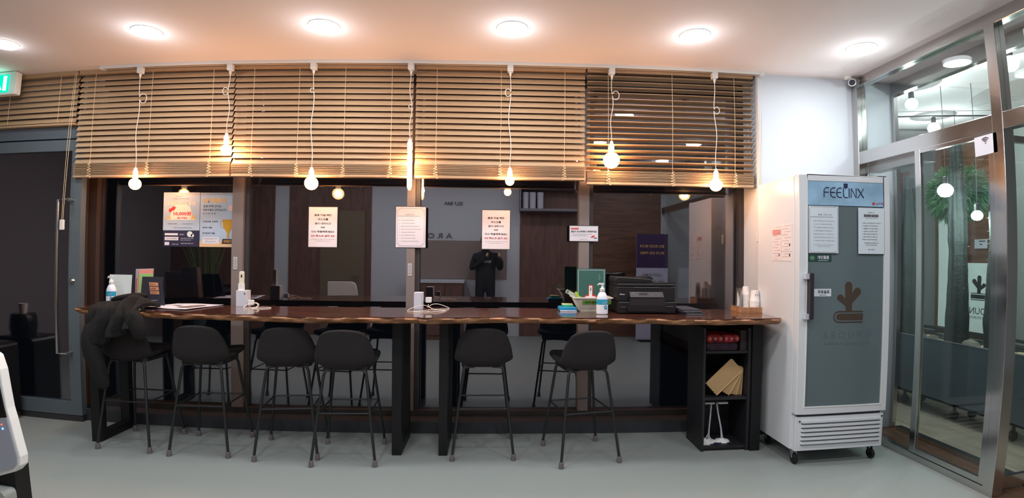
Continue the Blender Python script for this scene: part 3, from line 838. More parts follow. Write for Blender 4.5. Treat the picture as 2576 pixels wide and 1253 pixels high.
MB().box(-2.728, YP - 0.003, 1.421, -2.414, YP, 1.5535).build('sheet', M_navy, t, world=True)
MB().box(-2.715, y, 1.513, -2.60, y + 0.0005, 1.53).box(-2.715, y, 1.472, -2.595, y + 0.0005, 1.50).box(-2.715, y, 1.432, -2.675, y + 0.0005, 1.458).build('white_panels', M_paper, t, world=True)
textmesh('lettering', [('지금 바로 신청하세요', -2.655, y - 0.0006, 1.486, 0.10, 0.013, 'c')], M_navy, t)
textmesh('white_lettering', [('합격패스', -2.565, y, 1.52, 0.04, 0.012, 'c'), ('최대 혜택 온라인 강의', -2.52, y, 1.488, 0.11, 0.009, 'c'), ('전국 어디서나', -2.53, y, 1.474, 0.09, 0.009, 'c'), ('고객센터 1588', -2.625, y, 1.44, 0.06, 0.01, 'c'), ('수험생 전용 이벤트 안내', -2.52, y, 1.447, 0.11, 0.009, 'c')], M_paper, t)
MB().lathe([(0.0, -0.001), (0.024, -0.001), (0.024, 0)], (-2.495, y, 1.523), 20, 'y').lathe([(0.0, -0.001), (0.014, -0.001), (0.014, 0)], (-2.472, y, 1.512), 16, 'y').build('shell_print', mat('shell_print', (200, 214, 220), 0.5), t, world=True)
t = thing('poster', 'blue grey poster with a golden trophy taped to the window', 'poster', (-2.27, YP, 1.42))
MB().box(-2.410, YP - 0.003, 1.421, -2.118, YP, 1.863).build('sheet', M_skyp, t, world=True)
MB().box(-2.410, y, 1.421, -2.118, y + 0.0005, 1.466).build('sand_band', mat('sand_print', (214, 180, 140), 0.5), t, world=True)
textmesh('title_lettering', [('1위 박문각', -2.285, y - 0.0006, 1.798, 0.20, 0.045, 'c')], M_gold, t, bold=0.04)
textmesh('lettering', [('임용/자격 강의는', -2.385, y, 1.752, 0.16, 0.021, 'l'), ('박문각에서 시작하십니다', -2.385, y, 1.722, 0.20, 0.019, 'l'), ('공 무 원  임 용', -2.385, y, 1.692, 0.11, 0.008, 'l'),
                       ('교원임용 교육학', -2.385, y, 1.627, 0.13, 0.014, 'l'), ('합격자 배출', -2.385, y, 1.578, 0.08, 0.014, 'l'), ('최다합격자 배출', -2.385, y, 1.532, 0.105, 0.014, 'l')], M_navy, t, bold=0.02)
MB().box(-2.388, y - 0.0006, 1.446, -2.245, y, 1.50).build('white_panel', M_paper, t, world=True)
textmesh('small_lettering', [('공무원/임용/경찰 합격의 신화', -2.38, y - 0.0012, 1.487, 0.12, 0.008, 'l'), ('박문각 스터디 합격 공식', -2.36, y - 0.0012, 1.465, 0.09, 0.008, 'l')], M_ink, t)
tr = MB()
cx = -2.165
tr.prism([(cx - 0.052, 1.645), (cx + 0.043, 1.645), (cx + 0.038, 1.59), (cx + 0.015, 1.55), (cx + 0.005, 1.53), (cx + 0.006, 1.495), (cx - 0.012, 1.495), (cx - 0.010, 1.53), (cx - 0.022, 1.55), (cx - 0.046, 1.59)], y - 0.001, y)
tr.tube([(cx - 0.05, y, 1.635), (cx - 0.068, y, 1.625), (cx - 0.066, y, 1.59), (cx - 0.04, y, 1.572)], 0.002, 5)
tr.tube([(cx + 0.042, y, 1.572), (cx + 0.046, y, 1.60)], 0.002, 5)
tr.build('trophy_print', mat('trophy_gold', (206, 160, 60), 0.3, metal=0.3), t, world=True)
MB().prism([(cx - 0.055, 1.447), (cx + 0.043, 1.447), (cx + 0.038, 1.487), (cx - 0.048, 1.487)], y - 0.0014, y - 0.0008).build('trophy_base', mat('trophy_base_brown', (70, 44, 30), 0.5), t, world=True)
textmesh('base_lettering', [('EVENT', cx - 0.005, y - 0.002, 1.467, 0.06, 0.018, 'c')], M_gold, t)
MB().lathe([(0.0, -0.001), (0.024, -0.001), (0.024, 0)], (-2.145, y, 1.738), 20, 'y').build('round_badge', mat('badge_pink', (226, 190, 184), 0.5), t, world=True)

# ------------------------------------------------------------------ things on the left table
t = thing('display_sheet', 'white upright display card leaning behind the coat on the table', 'card', (-2.85, 3.62, Tt))
m_ = Matrix.Rotation(-0.08, 4, 'X'); m_.translation = Vector((0, 0, 0))
MB(Matrix.Translation((0, 0, 0)) @ m_).box(-0.095, -0.002, 0.0, 0.095, 0.002, 0.225).build('sheet', mat('card_mint', (206, 214, 212), 0.4), t)
def pump_bottle(label, loc, s=1.0, group='hand sanitizer pump bottles'):
    t = thing('sanitizer_bottle', label, 'bottle', loc, 0, group)
    MB().lathe([(0, 0.0), (0.036, 0.0), (0.040, 0.004), (0.040, 0.098), (0.037, 0.118), (0.026, 0.145), (0.014, 0.158), (0.013, 0.168), (0, 0.168)], (0, 0, 0), 28, 'z', 1, 0.75).build('bottle_body', mat('milky_bottle', (226, 228, 240), 0.25), t, smooth=True)
    MB().lathe([(0.0165, 0.160), (0.0175, 0.162), (0.0175, 0.178), (0.009, 0.184), (0.006, 0.198), (0.006, 0.208), (0.0, 0.208)], (0, 0, 0), 18).build('collar', M_white, t, smooth=True)
    MB().rbox(-0.026, -0.007, 0.206, 0.012, 0.007, 0.217, 0.004).tube([(-0.02, 0, 0.21), (-0.03, 0, 0.206), (-0.031, 0, 0.200)], 0.0035, 8).build('pump_head', M_white, t, smooth=True)
    lab = MB(); lab2 = MB()
    def band(z0, z1, r):
        def f(u, v):
            a = PI + PI * u
            return (r * math.cos(a), r * 0.75 * math.sin(a), z0 + (z1 - z0) * v)
        return f
    MB().grid(band(0.068, 0.104, 0.0406), 21, 2).build('blue_label', mat('sanitizer_teal', (40, 156, 190), 0.4), t)
    MB().grid(band(0.006, 0.068, 0.0403), 21, 2).build('white_label', mat('label_white', (236, 238, 244), 0.4), t)
    textmesh('letter_G', [('G', 0.017, -0.0298, 0.05, 0.022, 0.028, 'c')], mat('sanitizer_letter', (30, 130, 170), 0.4), t, world=False, bold=0.05)
    textmesh('lettering', [('손소독제', 0.01, -0.0308, 0.088, 0.034, 0.009, 'c'), ('HAND', 0.01, -0.0308, 0.078, 0.03, 0.006, 'c')], M_paper, t, world=False)
    return t
b1 = pump_bottle('white pump bottle with teal label before the white card, half hidden by the coat', (-2.86, 3.55, Tt))
b2 = copy_tree(b1); b2['label'] = 'white pump bottle with teal label in front of the white basket'; b2.location = (0.751, 3.41, Tt)
cols = ((150, 162, 178), (196, 60, 60), (206, 150, 140), (120, 150, 150), (224, 140, 130), (150, 190, 110))
for i, c_ in enumerate(cols):
    t = thing('file_folder', ['grey', 'red', 'dusty pink', 'teal grey', 'coral', 'lime green'][i] + ' edged folder in the row leaning behind the dark booklets', 'folder', (-2.73 + 0.011 * i, 3.66 - 0.006 * i, Tt), 0, 'folders leaning on the left table')
    hgt = (0.27, 0.20, 0.268, 0.262, 0.264, 0.235)[i]
    mm = Matrix.Rotation(-0.10, 4, 'X') @ Matrix.Rotation(-0.04, 4, 'Y')
    MB(mm).box(-0.02, 0, 0, 0.13 - 0.008 * i, 0.003, hgt).build('cover', mat('folder_%d' % i, c_, 0.5), t, bevel=0.0005)
    MB(mm).box(-0.018, 0.0031, 0.002, 0.128 - 0.008 * i, 0.0045, hgt - 0.004).build('pages', M_paper, t)
for i, (x, y_, h_, wd, lb) in enumerate(((-2.66, 3.60, 0.215, 0.17, 'plain dark booklet standing behind the booklet with orange squares'), (-2.575, 3.545, 0.212, 0.115, 'dark navy booklet with three orange panels standing on the table'))):
    t = thing('booklet', lb, 'booklet', (x, y_, Tt))
    mm = Matrix.Rotation(-0.12, 4, 'X')
    if i == 1: mm = mm @ Matrix.Shear('XZ', 4, (0.0, 0.0)) if False else mm @ Matrix(((1, 0, -0.22, 0), (0, 1, 0, 0), (0, 0, 1, 0), (0, 0, 0, 1)))
    mm2 = Matrix.Translation((0.04 if i else 0, 0, 0)) @ mm
    MB(mm2).box(0, 0, 0, wd, 0.008, h_).build('cover', mat('booklet_navy', (40, 38, 50), 0.5), t)
    if i:
        MB(mm2).box(0.012, -0.0006, 0.15, 0.085, 0.0, 0.176).box(0.012, -0.0006, 0.118, 0.085, 0.0, 0.144).box(0.012, -0.0006, 0.09, 0.085, 0.0, 0.112).build('orange_panels', mat('orange_print', (206, 140, 100), 0.5), t)
        textmesh('lettering', [('AROUND STUDY', 0.07, -0.004, 0.045, 0.06, 0.006, 'c'), ('이용 안내서', 0.075, -0.004, 0.03, 0.04, 0.006, 'c')], M_paper, t, world=False)
        textmesh('panel_lettering', [('합격수기', 0.062, -0.021, 0.163, 0.06, 0.016, 'c'), ('공모전에', 0.066, -0.018, 0.131, 0.06, 0.016, 'c'), ('도전하라', 0.07, -0.014, 0.101, 0.06, 0.013, 'c')], M_ink, t, world=False, bold=0.02)
def flat_sheet(name, label, cat, pts, z, mt, thick=0.0015, group=None, wave=0.0):
    t = thing(name, label, cat, (pts[0][0], pts[0][1], z), 0, group)
    a, b, c_, d_ = [Vector((p[0], p[1], 0)) for p in pts]
    def f(u, v):
        p = (a * (1 - u) + b * u) * (1 - v) + (d_ * (1 - u) + c_ * u) * v
        return (p.x, p.y, z + thick / 2 + wave * (0.5 + 0.5 * math.sin(u * 7 + v * 5)))
    MB().grid(f, 14, 10).build('sheet', mt, t, world=True, solid=thick)
    return t
flat_sheet('leaflet', 'blue leaflet under the newspaper by the coat', 'leaflet', [(-2.58, 3.45), (-2.40, 3.42), (-2.38, 3.62), (-2.56, 3.64)], Tt, mat('leaflet_blue', (120, 130, 180), 0.5), 0.003)
t = flat_sheet('newspaper', 'open white newspaper spread flat on the left table', 'newspaper', [(-2.50, 3.43), (-2.14, 3.36), (-2.06, 3.72), (-2.44, 3.73)], Tt + 0.0035, M_paper, 0.003, wave=0.003)
MB().prism([(-2.27, 3.455), (-2.16, 3.43), (-2.12, 3.60), (-2.18, 3.61)], Tt + 0.0115, Tt + 0.012, 'z').build('photo_print', mat('news_brown', (120, 96, 84), 0.6), t, world=True)
MB().prism([(-2.36, 3.55), (-2.30, 3.54), (-2.29, 3.57), (-2.35, 3.575)], Tt + 0.0115, Tt + 0.012, 'z').build('ink_print', M_inkg, t, world=True)

def whitebox(label, x0, y0, x1, y1, h):
    t = thing('white_box', label, 'box', ((x0 + x1) / 2, (y0 + y1) / 2, Tt), 0, 'white boxes on the bar')
    MB().box(x0, y0, Tt, x1, y1, Tt + h).build('carton', M_paper, t, world=True, bevel=0.0015)
    return t
t = whitebox('white carton box with the slim white device standing on it', -1.931, 3.66, -1.846, 3.72, 0.121)
MB().box(-1.870, 3.6595, Tt + 0.09, -1.858, 3.6599, Tt + 0.105).build('printed_mark', M_inkg, t, world=True)
t = thing('thermometer', 'slim white handheld thermometer standing in a cradle on the white box', 'thermometer', (-1.905, 3.69, Tt + 0.121))
MB().rbox(-1.924, 3.675, Tt + 0.121, -1.884, 3.705, Tt + 0.172, 0.004, 'z').build('cradle', M_white, t, world=True)
MB().rbox(-1.918, 3.678, Tt + 0.165, -1.886, 3.702, Tt + 0.262, 0.008, 'y').build('handset', mat('ivory_plastic', (232, 226, 206), 0.4), t, world=True, bevel=0.003)
MB().box(-1.904, 3.6775, Tt + 0.216, -1.893, 3.6785, Tt + 0.238).build('screen', M_ink, t, world=True)
t = whitebox('tall narrow white box beside the middle window post', -0.594, 3.63, -0.532, 3.70, 0.124)
MB().box(-0.540, 3.6296, Tt + 0.005, -0.5385, 3.63, Tt + 0.119).build('seam', M_inkg, t, world=True)
def charger(label, loc, loops, rz=0.0):
    t = thing('phone_charger', label, 'charger', loc, rz, 'chargers with coiled cords on the bar')
    MB().rbox(-0.022, -0.012, 0.012, 0.022, 0.012, 0.052, 0.006).build('plug_body', M_white, t, bevel=0.002)
    MB().tube([(-0.008, 0.012, 0.03), (-0.008, 0.03, 0.03)], 0.002, 6).tube([(0.008, 0.012, 0.03), (0.008, 0.03, 0.03)], 0.002, 6).build('prongs', M_chrome, t)
    pts = []
    n = 26
    P = [Vector(p) for p in loops]
    for i in range(len(P) - 1):
        p0 = P[max(0, i - 1)]; p1 = P[i]; p2 = P[i + 1]; p3 = P[min(len(P) - 1, i + 2)]
        for k in range(8):
            u = k / 8
            pts.append(0.5 * ((2 * p1) + (p2 - p0) * u + (2 * p0 - 5 * p1 + 4 * p2 - p3) * u * u + (3 * p1 - p0 - 3 * p2 + p3) * u ** 3))
    pts.append(P[-1])
    MB().tube(pts, 0.0023, 7).build('cord', M_wcord, t, smooth=True)
    return t
Zc = 0.003
charger('white charger with a small coil of cord beside the thermometer box', (-1.815, 3.66, Tt),
        [(0.022, 0, 0.03), (0.05, -0.02, 0.035), (0.085, -0.05, 0.02), (0.07, -0.12, Zc), (0.02, -0.14, Zc), (0.0, -0.08, 0.02), (0.03, -0.03, 0.03), (0.07, -0.04, 0.025), (0.09, -0.09, Zc), (0.06, -0.14, Zc), (0.14, -0.13, Zc), (0.19, -0.08, Zc), (0.14, -0.06, 0.006), (0.05, -0.10, 0.006), (0.0, -0.06, Zc)])
charger('white charger with long looping cord beside the tall narrow box', (-0.492, 3.68, Tt + 0.034),
        [(0.0, -0.012, 0.0), (0.0, -0.03, -0.02), (0.03, -0.02, 0.0), (0.08, -0.01, 0.0), (0.15, 0.0, -0.028), (0.13, -0.04, -0.031), (0.04, -0.08, -0.031), (-0.04, -0.20, -0.031), (-0.07, -0.25, -0.031), (0.03, -0.24, -0.031), (0.12, -0.19, -0.031), (0.14, -0.15, -0.031), (0.06, -0.12, -0.028), (0.0, -0.06, -0.01), (-0.04, -0.09, 0.0), (-0.11, -0.13, -0.02), (-0.12, -0.20, -0.031), (-0.07, -0.23, -0.028)])

# ------------------------------------------------------------------ basket group on the right table
t = thing('storage_basket', 'white woven plastic basket with green label on the table', 'basket', (0.712, 3.60, Tt))
B0 = (0.622, 0.802, 3.545, 3.665); B1 = (0.570, 0.845, 3.50, 3.69)
def lerpb(k): return [B0[i] * (1 - k) + B1[i] * k for i in range(4)]
wl_ = MB()
hgt = 0.108
def wall_strip(z0, z1, th):
    a = lerpb(z0 / hgt); b = lerpb(z1 / hgt)
    o = [(a[0], a[2]), (a[1], a[2]), (a[1], a[3]), (a[0], a[3])]; q = [(b[0], b[2]), (b[1], b[2]), (b[1], b[3]), (b[0], b[3])]
    ins = lambda P, d: [(P[0][0] + d, P[0][1] + d), (P[1][0] - d, P[1][1] + d), (P[2][0] - d, P[2][1] - d), (P[3][0] + d, P[3][1] - d)]
    vs = [(x, y, Tt + z0) for x, y in o] + [(x, y, Tt + z1) for x, y in q] + [(x, y, Tt + z0) for x, y in ins(o, th)] + [(x, y, Tt + z1) for x, y in ins(q, th)]
    fs = []
    for i in range(4):
        j = (i + 1) % 4
        fs += [(i, j, 4 + j, 4 + i), (8 + j, 8 + i, 12 + i, 12 + j), (i, 8 + i, 8 + j, j), (4 + i, 4 + j, 12 + j, 12 + i)]
    wl_.add(vs, fs)
wall_strip(0.0, 0.008, 0.004)
for k in range(12): wall_strip(0.0115 + k * 0.0065, 0.0155 + k * 0.0065, 0.003)
wall_strip(0.088, 0.100, 0.004)
wl_.box(B0[0], B0[2], Tt, B0[1], B0[3], Tt + 0.003)
ck = MB()
for k in range(26):
    u = (k + 0.5) / 26
    xb0 = B0[0] + (B0[1] - B0[0]) * u; xt = B1[0] + (B1[1] - B1[0]) * u
    for (ya, yb_) in ((B0[2], B1[2]), (B0[3], B1[3])):
        s1 = 1 if ya < 3.6 else -1
        wl_.tube([(xb0, ya + 0.002 * s1, Tt + 0.004), (xt * 0.88 + xb0 * 0.12, (yb_ * 0.88 + ya * 0.12) + 0.002 * s1, Tt + 0.092)], 0.0022, 4)
M_bask = mat('white_basket_plastic', (224, 222, 212), 0.4)
wl_.build('woven_body', M_bask, t, world=True)
r_ = MB()
a = lerpb(0.95); e = 0.008
r_.rbox(a[0] - e, a[2] - e, Tt + 0.1, a[1] + e, a[2] + 0.004, Tt + 0.108, 0.003, 'z').rbox(a[0] - e, a[3] - 0.004, Tt + 0.1, a[1] + e, a[3] + e, Tt + 0.108, 0.003, 'z').box(a[0] - e, a[2], Tt + 0.1, a[0] + 0.004, a[3], Tt + 0.108).box(a[1] - 0.004, a[2], Tt + 0.1, a[1] + e, a[3], Tt + 0.108)
r_.build('rim', M_bask, t, world=True)
MB(Matrix.Translation((0.735, 3.513, Tt + 0.072)) @ Matrix.Rotation(0.3, 4, 'X')).box(-0.105, -0.001, -0.015, 0.105, 0.001, 0.015).build('green_label', mat('label_green', (104, 160, 70), 0.5), t, world=True)
textmesh('lettering', [('사용 후 제자리', 0.690, 3.508, Tt + 0.072, 0.085, 0.014, 'c')], M_ink, t, at(0, 0, 0) @ Matrix.Rotation(0.3, 4, 'X'), bold=0.03)
t = thing('cutting_mat', 'green cutting mat with white grid border standing in the white basket', 'cutting mat', (0.72, 3.655, Tt + 0.004))
MB().box(0.613, 3.652, Tt + 0.004, 0.829, 3.655, Tt + 0.31).build('mat_sheet', mat('mat_green', (52, 98, 88), 0.6), t, world=True)
g = MB()
for x in (0.624, 0.818): g.box(x - 0.0016, 3.6513, Tt + 0.012, x + 0.0016, 3.652, Tt + 0.30)
for z in (0.012, 0.298): g.box(0.624, 3.6513, Tt + z, 0.818, 3.652, Tt + z + 0.003)
g.build('white_border', M_paper, t, world=True)
g = MB()
for k in range(19): g.box(0.6335 + 0.01 * k, 3.6515, Tt + 0.015, 0.6340 + 0.01 * k, 3.652, Tt + 0.297)
for k in range(28): g.box(0.626, 3.6515, Tt + 0.022 + 0.01 * k, 0.816, 3.652, Tt + 0.0225 + 0.01 * k)
g.build('grid_lines', mat('grid_teal', (90, 140, 126), 0.6), t, world=True)
textmesh('lettering', [('A4', 0.782, 3.651, Tt + 0.262, 0.012, 0.008, 'c'), ('30x22', 0.782, 3.651, Tt + 0.245, 0.02, 0.006, 'c'), ('CM', 0.782, 3.651, Tt + 0.23, 0.012, 0.006, 'c')], M_paper, t)
t = thing('bulldog_clip', 'large red clip with a white lever standing in the basket', 'clip', (0.693, 3.53, Tt + 0.08))
MB().prism([(0.645, Tt + 0.112), (0.672, Tt + 0.124), (0.680, Tt + 0.132), (0.678, Tt + 0.185), (0.684, Tt + 0.194), (0.704, Tt + 0.195), (0.712, Tt + 0.186), (0.710, Tt + 0.132), (0.718, Tt + 0.124), (0.745, Tt + 0.112), (0.73, Tt + 0.085), (0.66, Tt + 0.085)], 3.528, 3.540).build('jaw', M_red, t, world=True, bevel=0.002)
MB().rbox(0.680, 3.519, Tt + 0.085, 0.703, 3.526, Tt + 0.19, 0.009).prism([(0.65, Tt + 0.09), (0.735, Tt + 0.09), (0.728, Tt + 0.112), (0.703, Tt + 0.116), (0.68, Tt + 0.116), (0.655, Tt + 0.112)], 3.521, 3.526).build('lever', M_white, t, world=True, bevel=0.002)
MB().rbox(0.689, 3.5183, Tt + 0.155, 0.694, 3.519, Tt + 0.178, 0.002).build('slot', M_ink, t, world=True)
t = thing('utility_knife', 'pale grey ruler like holder leaning out of the basket corner', 'ruler', (0.585, 3.56, Tt + 0.09))
mm = Matrix.Translation((0.612, 3.56, Tt + 0.10)) @ Matrix.Rotation(math.radians(-62), 4, 'Y')
MB(mm).rbox(-0.014, -0.004, -0.03, 0.014, 0.004, 0.105, 0.003).build('blade_case', mat('case_grey', (186, 192, 182), 0.4), t, world=True)
MB(mm).box(-0.010, -0.0048, 0.085, 0.010, -0.004, 0.098).build('end_mark', mat('mark_green', (90, 110, 80), 0.5), t, world=True)
t = thing('cutter', 'bright lime green cutter handle poking out of the basket', 'cutter', (0.60, 3.54, Tt + 0.09))
MB(Matrix.Translation((0.607, 3.535, Tt + 0.105)) @ Matrix.Rotation(math.radians(-30), 4, 'Y')).rbox(-0.009, -0.006, -0.02, 0.009, 0.006, 0.045, 0.004).build('handle', mat('lime', (170, 200, 40), 0.4), t, world=True)
t = thing('wet_wipes', 'flat blue pack of wet wipes with green lid left of the basket', 'wipes', (0.535, 3.60, Tt))
MB().rbox(0.470, 3.54, Tt, 0.598, 3.66, Tt + 0.032, 0.012, 'y').build('pack', mat('wipes_blue', (40, 150, 200), 0.3), t, world=True, bevel=0.004)
MB().rbox(0.473, 3.536, Tt + 0.001, 0.595, 3.54, Tt + 0.011, 0.003, 'y').build('white_edge', M_paper, t, world=True)
MB().rbox(0.497, 3.56, Tt + 0.032, 0.575, 3.64, Tt + 0.046, 0.006, 'y').build('lid', mat('wipes_green', (60, 170, 140), 0.35), t, world=True)
MB().rbox(0.495, 3.57, Tt + 0.046, 0.573, 3.63, Tt + 0.052, 0.002, 'y').build('lid_label', mat('wipes_yellow', (220, 232, 170), 0.4), t, world=True)

# ------------------------------------------------------------------ printer and notebook
M_prn = mat('printer_black', (24, 22, 25), 0.4)
t = thing('printer', 'black multifunction printer with sloping control panel on the table', 'printer', (1.07, 3.55, Tt))
MB().rbox(0.872, 3.425, Tt + 0.004, 1.285, 3.72, Tt + 0.085, 0.008, 'z').rbox(0.868, 3.45, Tt + 0.085, 1.29, 3.725, Tt + 0.19, 0.012, 'z').build('body', M_prn, t, world=True, bevel=0.006)
MB().rbox(0.87, 3.445, Tt + 0.192, 1.285, 3.72, Tt + 0.212, 0.012, 'z').build('scanner_lid', M_prn, t, world=True, bevel=0.005)
MB().prism([(0.868, Tt + 0.212), (1.13, Tt + 0.212), (1.15, Tt + 0.222), (1.12, Tt + 0.246), (0.98, Tt + 0.253), (0.875, Tt + 0.258), (0.866, Tt + 0.24)], 3.50, 3.72, 'y').build('document_feeder', M_prn, t, world=True, bevel=0.006)
MB().prism([(1.04, Tt + 0.246), (1.125, Tt + 0.262), (1.15, Tt + 0.244), (1.13, Tt + 0.236)], 3.52, 3.70, 'y').build('feeder_tray', M_prn, t, world=True)
MB().add([(0.955, 3.425, Tt + 0.118), (1.195, 3.425, Tt + 0.118), (1.195, 3.452, Tt + 0.157), (0.955, 3.452, Tt + 0.157), (0.955, 3.455, Tt + 0.118), (1.195, 3.455, Tt + 0.118)], [(0, 1, 2, 3), (0, 3, 4), (1, 5, 2), (0, 4, 5, 1), (3, 2, 5, 4)]).build('control_panel', mat('panel_brown', (50, 42, 44), 0.4), t, world=True)
k_ = MB()
for (u, v, wd) in [(0.02, 0.7, .006), (.035, .75, .004), (.045, .4, .004), (.06, .8, .004), (.075, .6, .003), (.145, .6, .003), (.155, .7, .003), (.165, .5, .003), (.175, .65, .003), (.19, .8, .004), (.20, .4, .004), (.21, .7, .006), (.15, .3, .004), (.17, .3, .004), (.2, .2, .004)]:
    x = 0.955 + u; k_.box(x, 3.4245 + 0.027 * v, Tt + 0.119 + 0.039 * v - 0.002, x + wd, 3.4255 + 0.027 * v, Tt + 0.119 + 0.039 * v + 0.005)
k_.build('buttons', mat('key_print', (150, 140, 150), 0.5), t, world=True)
MB().box(1.02, 3.4345, Tt + 0.134, 1.08, 3.4365, Tt + 0.148).build('screen', mat('screen_dark', (84, 80, 86), 0.2), t, world=True)
MB().box(0.95, 3.4235, Tt + 0.055, 1.205, 3.430, Tt + 0.112).build('output_slot', mat('slot_dark', (28, 20, 22), 0.6), t, world=True)
MB().rbox(0.93, 3.405, Tt + 0.02, 1.215, 3.426, Tt + 0.05, 0.008).build('paper_tray', M_prn, t, world=True)
MB().box(0.985, 3.444, Tt + 0.184, 1.17, 3.449, Tt + 0.187).box(0.885, 3.418, Tt + 0.048, 0.92, 3.425, Tt + 0.05).box(1.21, 3.418, Tt + 0.052, 1.26, 3.425, Tt + 0.054).build('trim_line', mat('trim_silver', (120, 120, 124), 0.3), t, world=True)
textmesh('lettering', [('Canon', 0.902, 3.4485, Tt + 0.137, 0.036, 0.010, 'c')], M_paper, t, bold=0.03)
MB().prism([(1.12, Tt + 0.213), (1.29, Tt + 0.213), (1.29, Tt + 0.222), (1.13, Tt + 0.218)], 3.46, 3.5, 'y').build('side_cover', M_prn, t, world=True)
for i, (z, dx) in enumerate(((0.0, 0.0), (0.021, -0.012))):
    t = thing('notebook', ['closed dark notebook at the bottom of the pair beside the printer', 'dark notebook lying askew on top beside the printer'][i], 'notebook', (1.37 + dx, 3.45, Tt + z), 0, 'notebooks beside the printer')
    mm = Matrix.Rotation(0.12 - 0.1 * i, 4, 'Z')
    MB(mm).rbox(-0.06, -0.11, 0.0, 0.075, 0.16, 0.003, 0.006, 'z').rbox(-0.06, -0.11, 0.017, 0.075, 0.16, 0.020, 0.006, 'z').box(-0.06, -0.11, 0.003, -0.056, 0.16, 0.017).build('cover', mat('slate_cover', (54, 58, 68), 0.4), t)
    MB(mm).box(-0.056, -0.107, 0.003, 0.072, 0.157, 0.017).build('pages', mat('dark_pages', (96, 96, 102), 0.6), t)

# ------------------------------------------------------------------ cup tray
t = thing('wooden_tray', 'light wooden tray holding paper cups at the table end by the wall', 'tray', (1.90, 3.60, Tt))
M_tray = wood('light_tray_wood', (160, 112, 76), (196, 146, 104), 0.5, (8, 8, 2), 3)
MB().box(1.80, 3.50, Tt, 1.975, 3.66, Tt + 0.008).box(1.80, 3.50, Tt + 0.008, 1.975, 3.507, Tt + 0.04).box(1.80, 3.653, Tt + 0.008, 1.975, 3.66, Tt + 0.04).box(1.80, 3.507, Tt + 0.008, 1.807, 3.653, Tt + 0.04).box(1.968, 3.507, Tt + 0.008, 1.975, 3.653, Tt + 0.04).build('tray_body', M_tray, t, world=True, bevel=0.0015)
def cups(x, y, n, r, h, dz, label, mt, inv=True, z0=0.009):
    t = thing('cup_stack', label, 'paper cups', (x, y, Tt + z0), 0, 'stacks of cups in the tray')
    for k in range(n):
        pr = [(r, 0), (r + 0.0015, 0.002), (r, 0.004), (r * 0.76, h), (r * 0.72, h - 0.004), (0, h - 0.004)]
        if not inv: pr = [(0, 0.003), (r * 0.72, 0.0), (r * 0.95, h), (r + 0.001, h)]
        o = MB().lathe(pr, (0, 0, k * dz), 22).build('cup', mt, t, smooth=True)
    return t
M_cup = mat('cup_paper', (238, 234, 230), 0.6)
cups(1.895, 3.61, 12, 0.029, 0.062, 0.0105, 'taller stack of upside down white paper cups in the wooden tray', M_cup)
t = cups(1.935, 3.55, 7, 0.034, 0.082, 0.0115, 'shorter wider stack of upside down white paper cups in the wooden tray', M_cup)
MB().box(-0.011, -0.0285, 0.105, 0.011, -0.0265, 0.125).build('printed_emblem', M_inkg, t)
cups(1.835, 3.60, 8, 0.024, 0.09, 0.011, 'clear plastic cup stack at the outer side of the wooden tray', glass('clear_plastic', 0.12, (0.9, 0.88, 0.87), glow=None), True)

# ------------------------------------------------------------------ black shelf unit under the table
t = thing('shelf_unit', 'black three tier shelf unit standing under the table end', 'shelf', (1.645, 3.5, 0))
M_shelf = mat('black_laminate', (30, 28, 32), 0.5)
s = MB()
s.box(1.47, 3.38, 0.0, 1.487, 3.66, 0.88).box(1.80, 3.38, 0.0, 1.822, 3.66, 0.88).build('side_panel', M_shelf, t, world=True)
for z in (0.02, 0.37, 0.70):
    MB().box(1.487, 3.385, z, 1.80, 3.655, z + 0.018).build('shelf_board', M_shelf, t, world=True)
MB().box(1.487, 3.655, 0, 1.80, 3.66, 0.88).build('back_panel', M_shelf, t, world=True)
MB().box(1.487, 3.40, 0, 1.80, 3.41, 0.02).build('plinth', M_shelf, t, world=True)
t = thing('red_pouch', 'folded red patterned cloth on the top tier of the black shelf', 'cloth', (1.64, 3.5, 0.718))
M_rp = mat('red_pattern_cloth', (150, 34, 40), 0.8, noise=(26, 0.9, 1))
MB().rbox(1.50, 3.40, 0.775, 1.745, 3.60, 0.83, 0.02, 'y').build('fold', M_rp, t, world=True, bevel=0.008)
for k in range(6):
    MB().lathe([(0.0, -0.002), (0.012, -0.002), (0.014, 0)], (1.525 + 0.04 * k, 3.40, 0.803), 8, 'y').build('flower_print', mat('pink_print', (214, 120, 120), 0.8), t, world=True)
t = thing('dark_bundle', 'folded dark blue cloth under the red cloth on the shelf', 'cloth', (1.62, 3.5, 0.718))
MB().rbox(1.50, 3.40, 0.718, 1.73, 3.60, 0.774, 0.018, 'y').build('fold', mat('navy_cloth', (50, 34, 48), 0.9, noise=(30, 0.5, 2)), t, world=True, bevel=0.006)
t = thing('mesh_organizer', 'small dark perforated box at the right of the shelf top tier', 'box', (1.775, 3.45, 0.718))
MB().box(1.752, 3.40, 0.718, 1.798, 3.60, 0.86).build('body', mat('mesh_dark', (60, 50, 48), 0.6), t, world=True)
d_ = MB()
for i in range(4):
    for j in range(9): d_.box(1.757 + i * 0.010, 3.398, 0.73 + j * 0.014, 1.762 + i * 0.010, 3.40, 0.736 + j * 0.014)
d_.build('perforations', M_ink, t, world=True)
